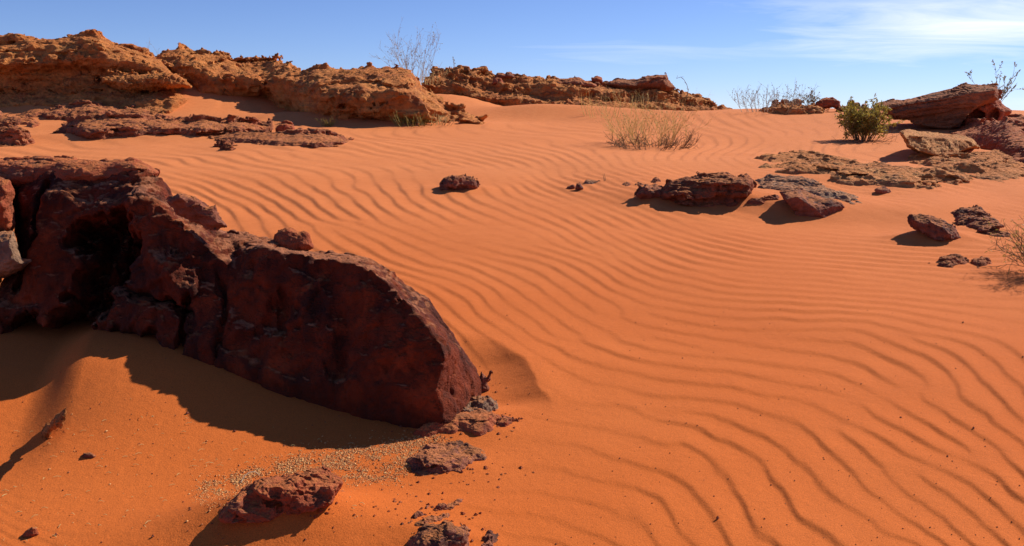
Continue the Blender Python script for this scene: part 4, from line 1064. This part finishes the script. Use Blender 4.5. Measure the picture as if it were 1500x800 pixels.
# big dry broom in the middle of the dune
bush('dry_bush', 'wide wispy dry bush of thin straw stems on the dune below the ridge', 'bush', on_sand(955, 212), 66, 1.25, 0.98, M_DRY, rad=0.0038, twigs=8, twig_len=.45, bend=.6, up=.85, lean=(-.05, 0), baser=.75, vary=.6, sub=1, leafmat=M_STRAW, leaves=7, leaf_len=.045, leaf_w=.008)
bush('dead_twigs', 'low tangle of twigs added for a darker shadow at the foot of the wide wispy dry bush', 'twigs', on_sand(955, 216), 55, 1.7, 0.30, M_BARK, rad=0.007, twigs=6, twig_len=.6, bend=.9, baser=.75, sub=1)  # extra twigs, added to darken the bush's shadow on the sand
bush('dry_grass', 'pale dry grass stalks in front of the broken brown outcrop', 'grass clump', on_sand(884, 172), 22, 0.55, 0.95, M_DRY, rad=0.007, twigs=2, bend=.4, up=.3, baser=.7)
bush('dry_grass', 'thin dry stalks on the slope of the broken brown outcrop', 'grass clump', at(925, 158, 36.0), 26, 0.6, 0.75, M_STRAW, rad=0.008, twigs=2, bend=.4, baser=1.0)
t = Tubes(); o_ = at(1006, 139, 37.4); q = [np.array(at(x, y, 37.4)) for x, y in ((1007, 141), (1008, 132), (1006, 124), (1002, 117), (997, 113), (991, 115))]
t.tube(q, .016, .008)
for k in range(6):
    t.tube(curve_pts(q[k % 5 + 1], pr.randn(3) + np.array([-.2, 0, .5]), .16, 3, .4), .009, .005)
tag(t.build('twig_plant', M_BARK, o_), 'bent dark twig rising from the right end of the broken outcrop', 'plant')
# green tufts at the foot of the ridge
bush('grass_tuft', 'small yellow green tuft on the sand left of the middle outcrop foot', 'grass tuft', on_sand(480, 185), 34, 1.1, 0.30, M_LEAF2, rad=0.008, twigs=1, bend=.4, baser=.12)
bush('grass_tuft', 'yellow green tuft at the foot of the middle outcrop', 'grass tuft', on_sand(606, 184), 60, 0.9, 0.42, M_LEAF2, rad=0.009, twigs=2, bend=.5, baser=.50)
bush('grass_tuft', 'drab tuft beside the yellow green one at the foot of the middle outcrop', 'grass tuft', on_sand(640, 183), 40, 0.9, 0.42, M_STRAW, rad=0.008, twigs=2, bend=.5, baser=.45)
# green bush
bush('green_bush', 'round olive green bush on the sand near the tilted slab', 'bush', on_sand(1264, 206), 56, 0.66, 0.80, M_BARK, rad=0.008, twigs=6, twig_len=.4, bend=.5, up=.25, baser=.18, leafmat=M_LEAF, leaves=130, leaf_len=.075, leaf_w=.015, sub=1)
bush('dead_twigs', 'bare brown twigs round the foot of the olive green bush', 'twigs', on_sand(1268, 209), 22, 2.0, 0.5, M_BARK, rad=0.005, twigs=3, bend=.8, baser=.3)
bush('twig_plant', 'thin bare twig left of the olive green bush', 'plant', on_sand(1235, 188), 3, 0.6, .35, M_BARK, rad=0.006, twigs=3, bend=.4, baser=.1)
# skyline shrubs
dsk = hit(1150, 166)[0]
bush('grey_shrub', 'wide thin grey shrub on the sand skyline, left of two', 'shrub', at(1130, 163, dsk + .8), 48, 0.65, 0.98, M_GREYTWIG, rad=0.007, twigs=5, twig_len=.4, bend=.5, up=.2, baser=1.1, leafmat=M_GREYLEAF, leaves=14, leaf_len=.05, leaf_w=.012)
bush('grey_shrub', 'small darker shrub on the sand skyline beside the round red rock', 'shrub', at(1185, 158, dsk + .8), 9, 0.4, 0.75, M_BARK, rad=0.008, twigs=5, bend=.4, baser=.12, leafmat=M_GREYLEAF, leaves=22, leaf_len=.07, leaf_w=.018)
bush('leafy_shrub', 'sparse shrub with bluish leaves growing behind the tilted slab', 'shrub', at(1458, 155, d_s + 2.6), 9, 0.75, 1.12, M_BARK, rad=0.009, twigs=4, twig_len=.35, bend=.3, up=.3, baser=.1, leafmat=M_GREYLEAF, leaves=34, leaf_len=.075, leaf_w=.018, lean=(.15, 0))
# shrub at the right edge with its long shadow
bush('shrub', 'dark twiggy shrub with thin green shoots cut by the right edge', 'shrub', on_sand(1536, 404), 55, 0.60, 0.50, M_BARK, rad=0.0032, twigs=6, twig_len=.45, bend=.8, up=.3, baser=.10, leafmat=M_LEAF, leaves=30, leaf_len=.030, leaf_w=.003, sub=2)
bush('twig_plant', 'tiny dark sprout on the sand left of the layered purple rock', 'plant', on_sand(884, 265), 2, 0.3, 0.13, M_BARK, rad=0.006, twigs=1, bend=.5, baser=.02)

# ------------------------------------------------------------------ coarse grit, straw and sand grains at the foot of the boulder
def grit():
    m, nt, b = nodes('tan_grit'); t = NT(nt)
    g = nt.nodes.new('ShaderNodeNewGeometry')
    c = t.ramp(g.outputs['Random Per Island'], [(0.0, (0.64, 0.27, 0.075)), (.35, (0.70, 0.39, 0.14)), (.7, (0.58, 0.21, 0.05)), (1.0, (0.34, 0.10, 0.03))])
    t.set(b.inputs['Base Color'], c); b.inputs['Roughness'].default_value = .85
    gr = np.random.RandomState(9)
    core = np.array([(300, 712), (400, 682), (470, 664), (540, 655), (610, 645), (632, 636), (650, 640), (606, 664), (592, 694), (560, 702), (500, 700), (440, 690), (400, 694), (350, 718), (290, 734)])
    wide = np.array([(0, 640), (180, 560), (330, 640), (640, 640), (700, 700), (640, 790), (330, 720), (150, 800), (0, 800)])
    def inside(P, poly):
        return poly_sdf(P[:, 0], P[:, 1], poly)
    P = np.stack([gr.uniform(-10, 760, 230000), gr.uniform(560, 800, 230000)], 1)
    sd = inside(P, core); sw = inside(P, wide)
    prob = np.where(sd < 0, .95, np.exp(-np.maximum(sd, 0) / 6) * .6) + np.where(sw < 0, .003, 0)
    prob *= np.clip(.75 + .9 * fbm(P[:, 0] / 22, P[:, 1] / 11, 0 * P[:, 0] + 1, 3), .1, 1)
    P = P[gr.rand(len(P)) < prob]
    # ground positions (dense lookup on rows)
    V = []; Q = []
    oc = np.array([(1, 0, 0), (0, 1, 0), (-1, 0, 0), (0, -1, 0), (0, 0, 1), (0, 0, -1)], float)
    fc = np.array([(0, 1, 4), (1, 2, 4), (2, 3, 4), (3, 0, 4), (1, 0, 5), (2, 1, 5), (3, 2, 5), (0, 3, 5)])
    a, bb = ray(P[:, 0], P[:, 1]); d = np.full(len(P), 3.5)
    for it in range(40):
        d = d + .8 * ((EYE + bb * d - ground(a * d, d)) / (.05 - bb))
    x, y = a * d, d; z = ground(x, y)
    for i in range(len(P)):
        r = gr.uniform(.0014, .0032) * (1.9 if gr.rand() < .10 else 1)
        sc = np.array([gr.uniform(.7, 1.5), gr.uniform(.7, 1.2), gr.uniform(.5, .8)]) * r
        th = gr.uniform(0, 6.28); c_, s_ = math.cos(th), math.sin(th)
        v = oc * sc * gr.uniform(.8, 1.2, (6, 1)); v = np.stack([v[:, 0] * c_ - v[:, 1] * s_, v[:, 0] * s_ + v[:, 1] * c_, v[:, 2]], 1)
        V.append(v + np.array([x[i], y[i], z[i] + r * .35])); Q.append(fc + 6 * i)
    me = quads_mesh('gravel', np.concatenate(V), np.concatenate(Q), m, False)
    tag(link('gravel', me), 'pale coarse grit lying in a band below the shadow of the huge boulder', 'gravel', kind='stuff')
    # stray pebbles over the near sand
    V = []; Q = []
    for i in range(420):
        px, py = gr.uniform(20, 1500), 450 + 350 * gr.rand()
        dd, xx, zz = hit(px, py)
        r = gr.uniform(.002, .0055) * (2 if gr.rand() < .06 else 1)
        v = oc * r * .7 * gr.uniform(.6, 1.3, (6, 3)); V.append(v + np.array([xx, dd, zz + float(ripple_height(np.array([xx]), np.array([dd]))[0]) + r * .3])); Q.append(fc + 6 * i)
    tag(link('pebbles', quads_mesh('pebbles', np.concatenate(V), np.concatenate(Q), M_DARK, False)), 'tiny dark pebbles strewn over the rippled sand', 'pebbles', kind='stuff')
    V = []; Q = []; k = 0
    for cx, cy, sx, sy, n_ in ((675, 625, 45, 12, 60), (655, 690, 50, 10, 60), (722, 580, 12, 12, 12), (640, 755, 45, 14, 60), (400, 745, 70, 8, 50), (735, 615, 16, 6, 30)):
        for i in range(n_):
            dd, xx, zz = hit(gr.normal(cx, sx), gr.normal(cy, sy)); r = gr.uniform(.003, .009)
            v = oc * r * gr.uniform(.5, 1.5, (6, 3)) * [1, 1, .6]; V.append(v + np.array([xx, dd, zz + r * .2])); Q.append(fc + 6 * k); k += 1
    tag(link('rock_chips', quads_mesh('rock_chips', np.concatenate(V), np.concatenate(Q), M_REDROCK, False)), 'small red rock chips scattered round the flat stones by the boulder', 'rock chips', kind='stuff')
    t = Tubes(); k = 0
    while k < 100:
        px, py = gr.uniform(0, 560), gr.uniform(610, 800)
        if poly_sdf(np.array([px]), np.array([py]), wide)[0] > 0: continue
        if gr.rand() > math.exp(-abs((px - 250) / 160)) and gr.rand() > .35: continue
        p = np.array(on_sand(px, py)); th = gr.normal(.15, .5); ln = gr.uniform(.008, .030)
        dv = np.array([math.cos(th), math.sin(th), gr.normal(0, .05)])
        t.tube([p + [0, 0, .004], p + dv * ln * .5 + [0, 0, .006 + gr.rand() * .004], p + dv * ln + [0, 0, .004]], .0013, .0008); k += 1
    tag(t.build('straw_litter', M_STRAW, (0, 0, 0)), 'scattered bits of dry straw on the sand at the lower left', 'straw', kind='stuff')
    t = Tubes(); p = [np.array(on_sand(px, py)) + [0, 0, h] for px, py, h in ((353, 708, .004), (358, 704, .018), (366, 700, .024), (374, 698, .02), (381, 698, .004))]
    t.tube(p, .0022, .0014)
    tag(t.build('straw', M_GREYTWIG, tuple(p[0])), 'pale curved straw lying behind the broken red rock at the bottom left', 'straw')
grit()
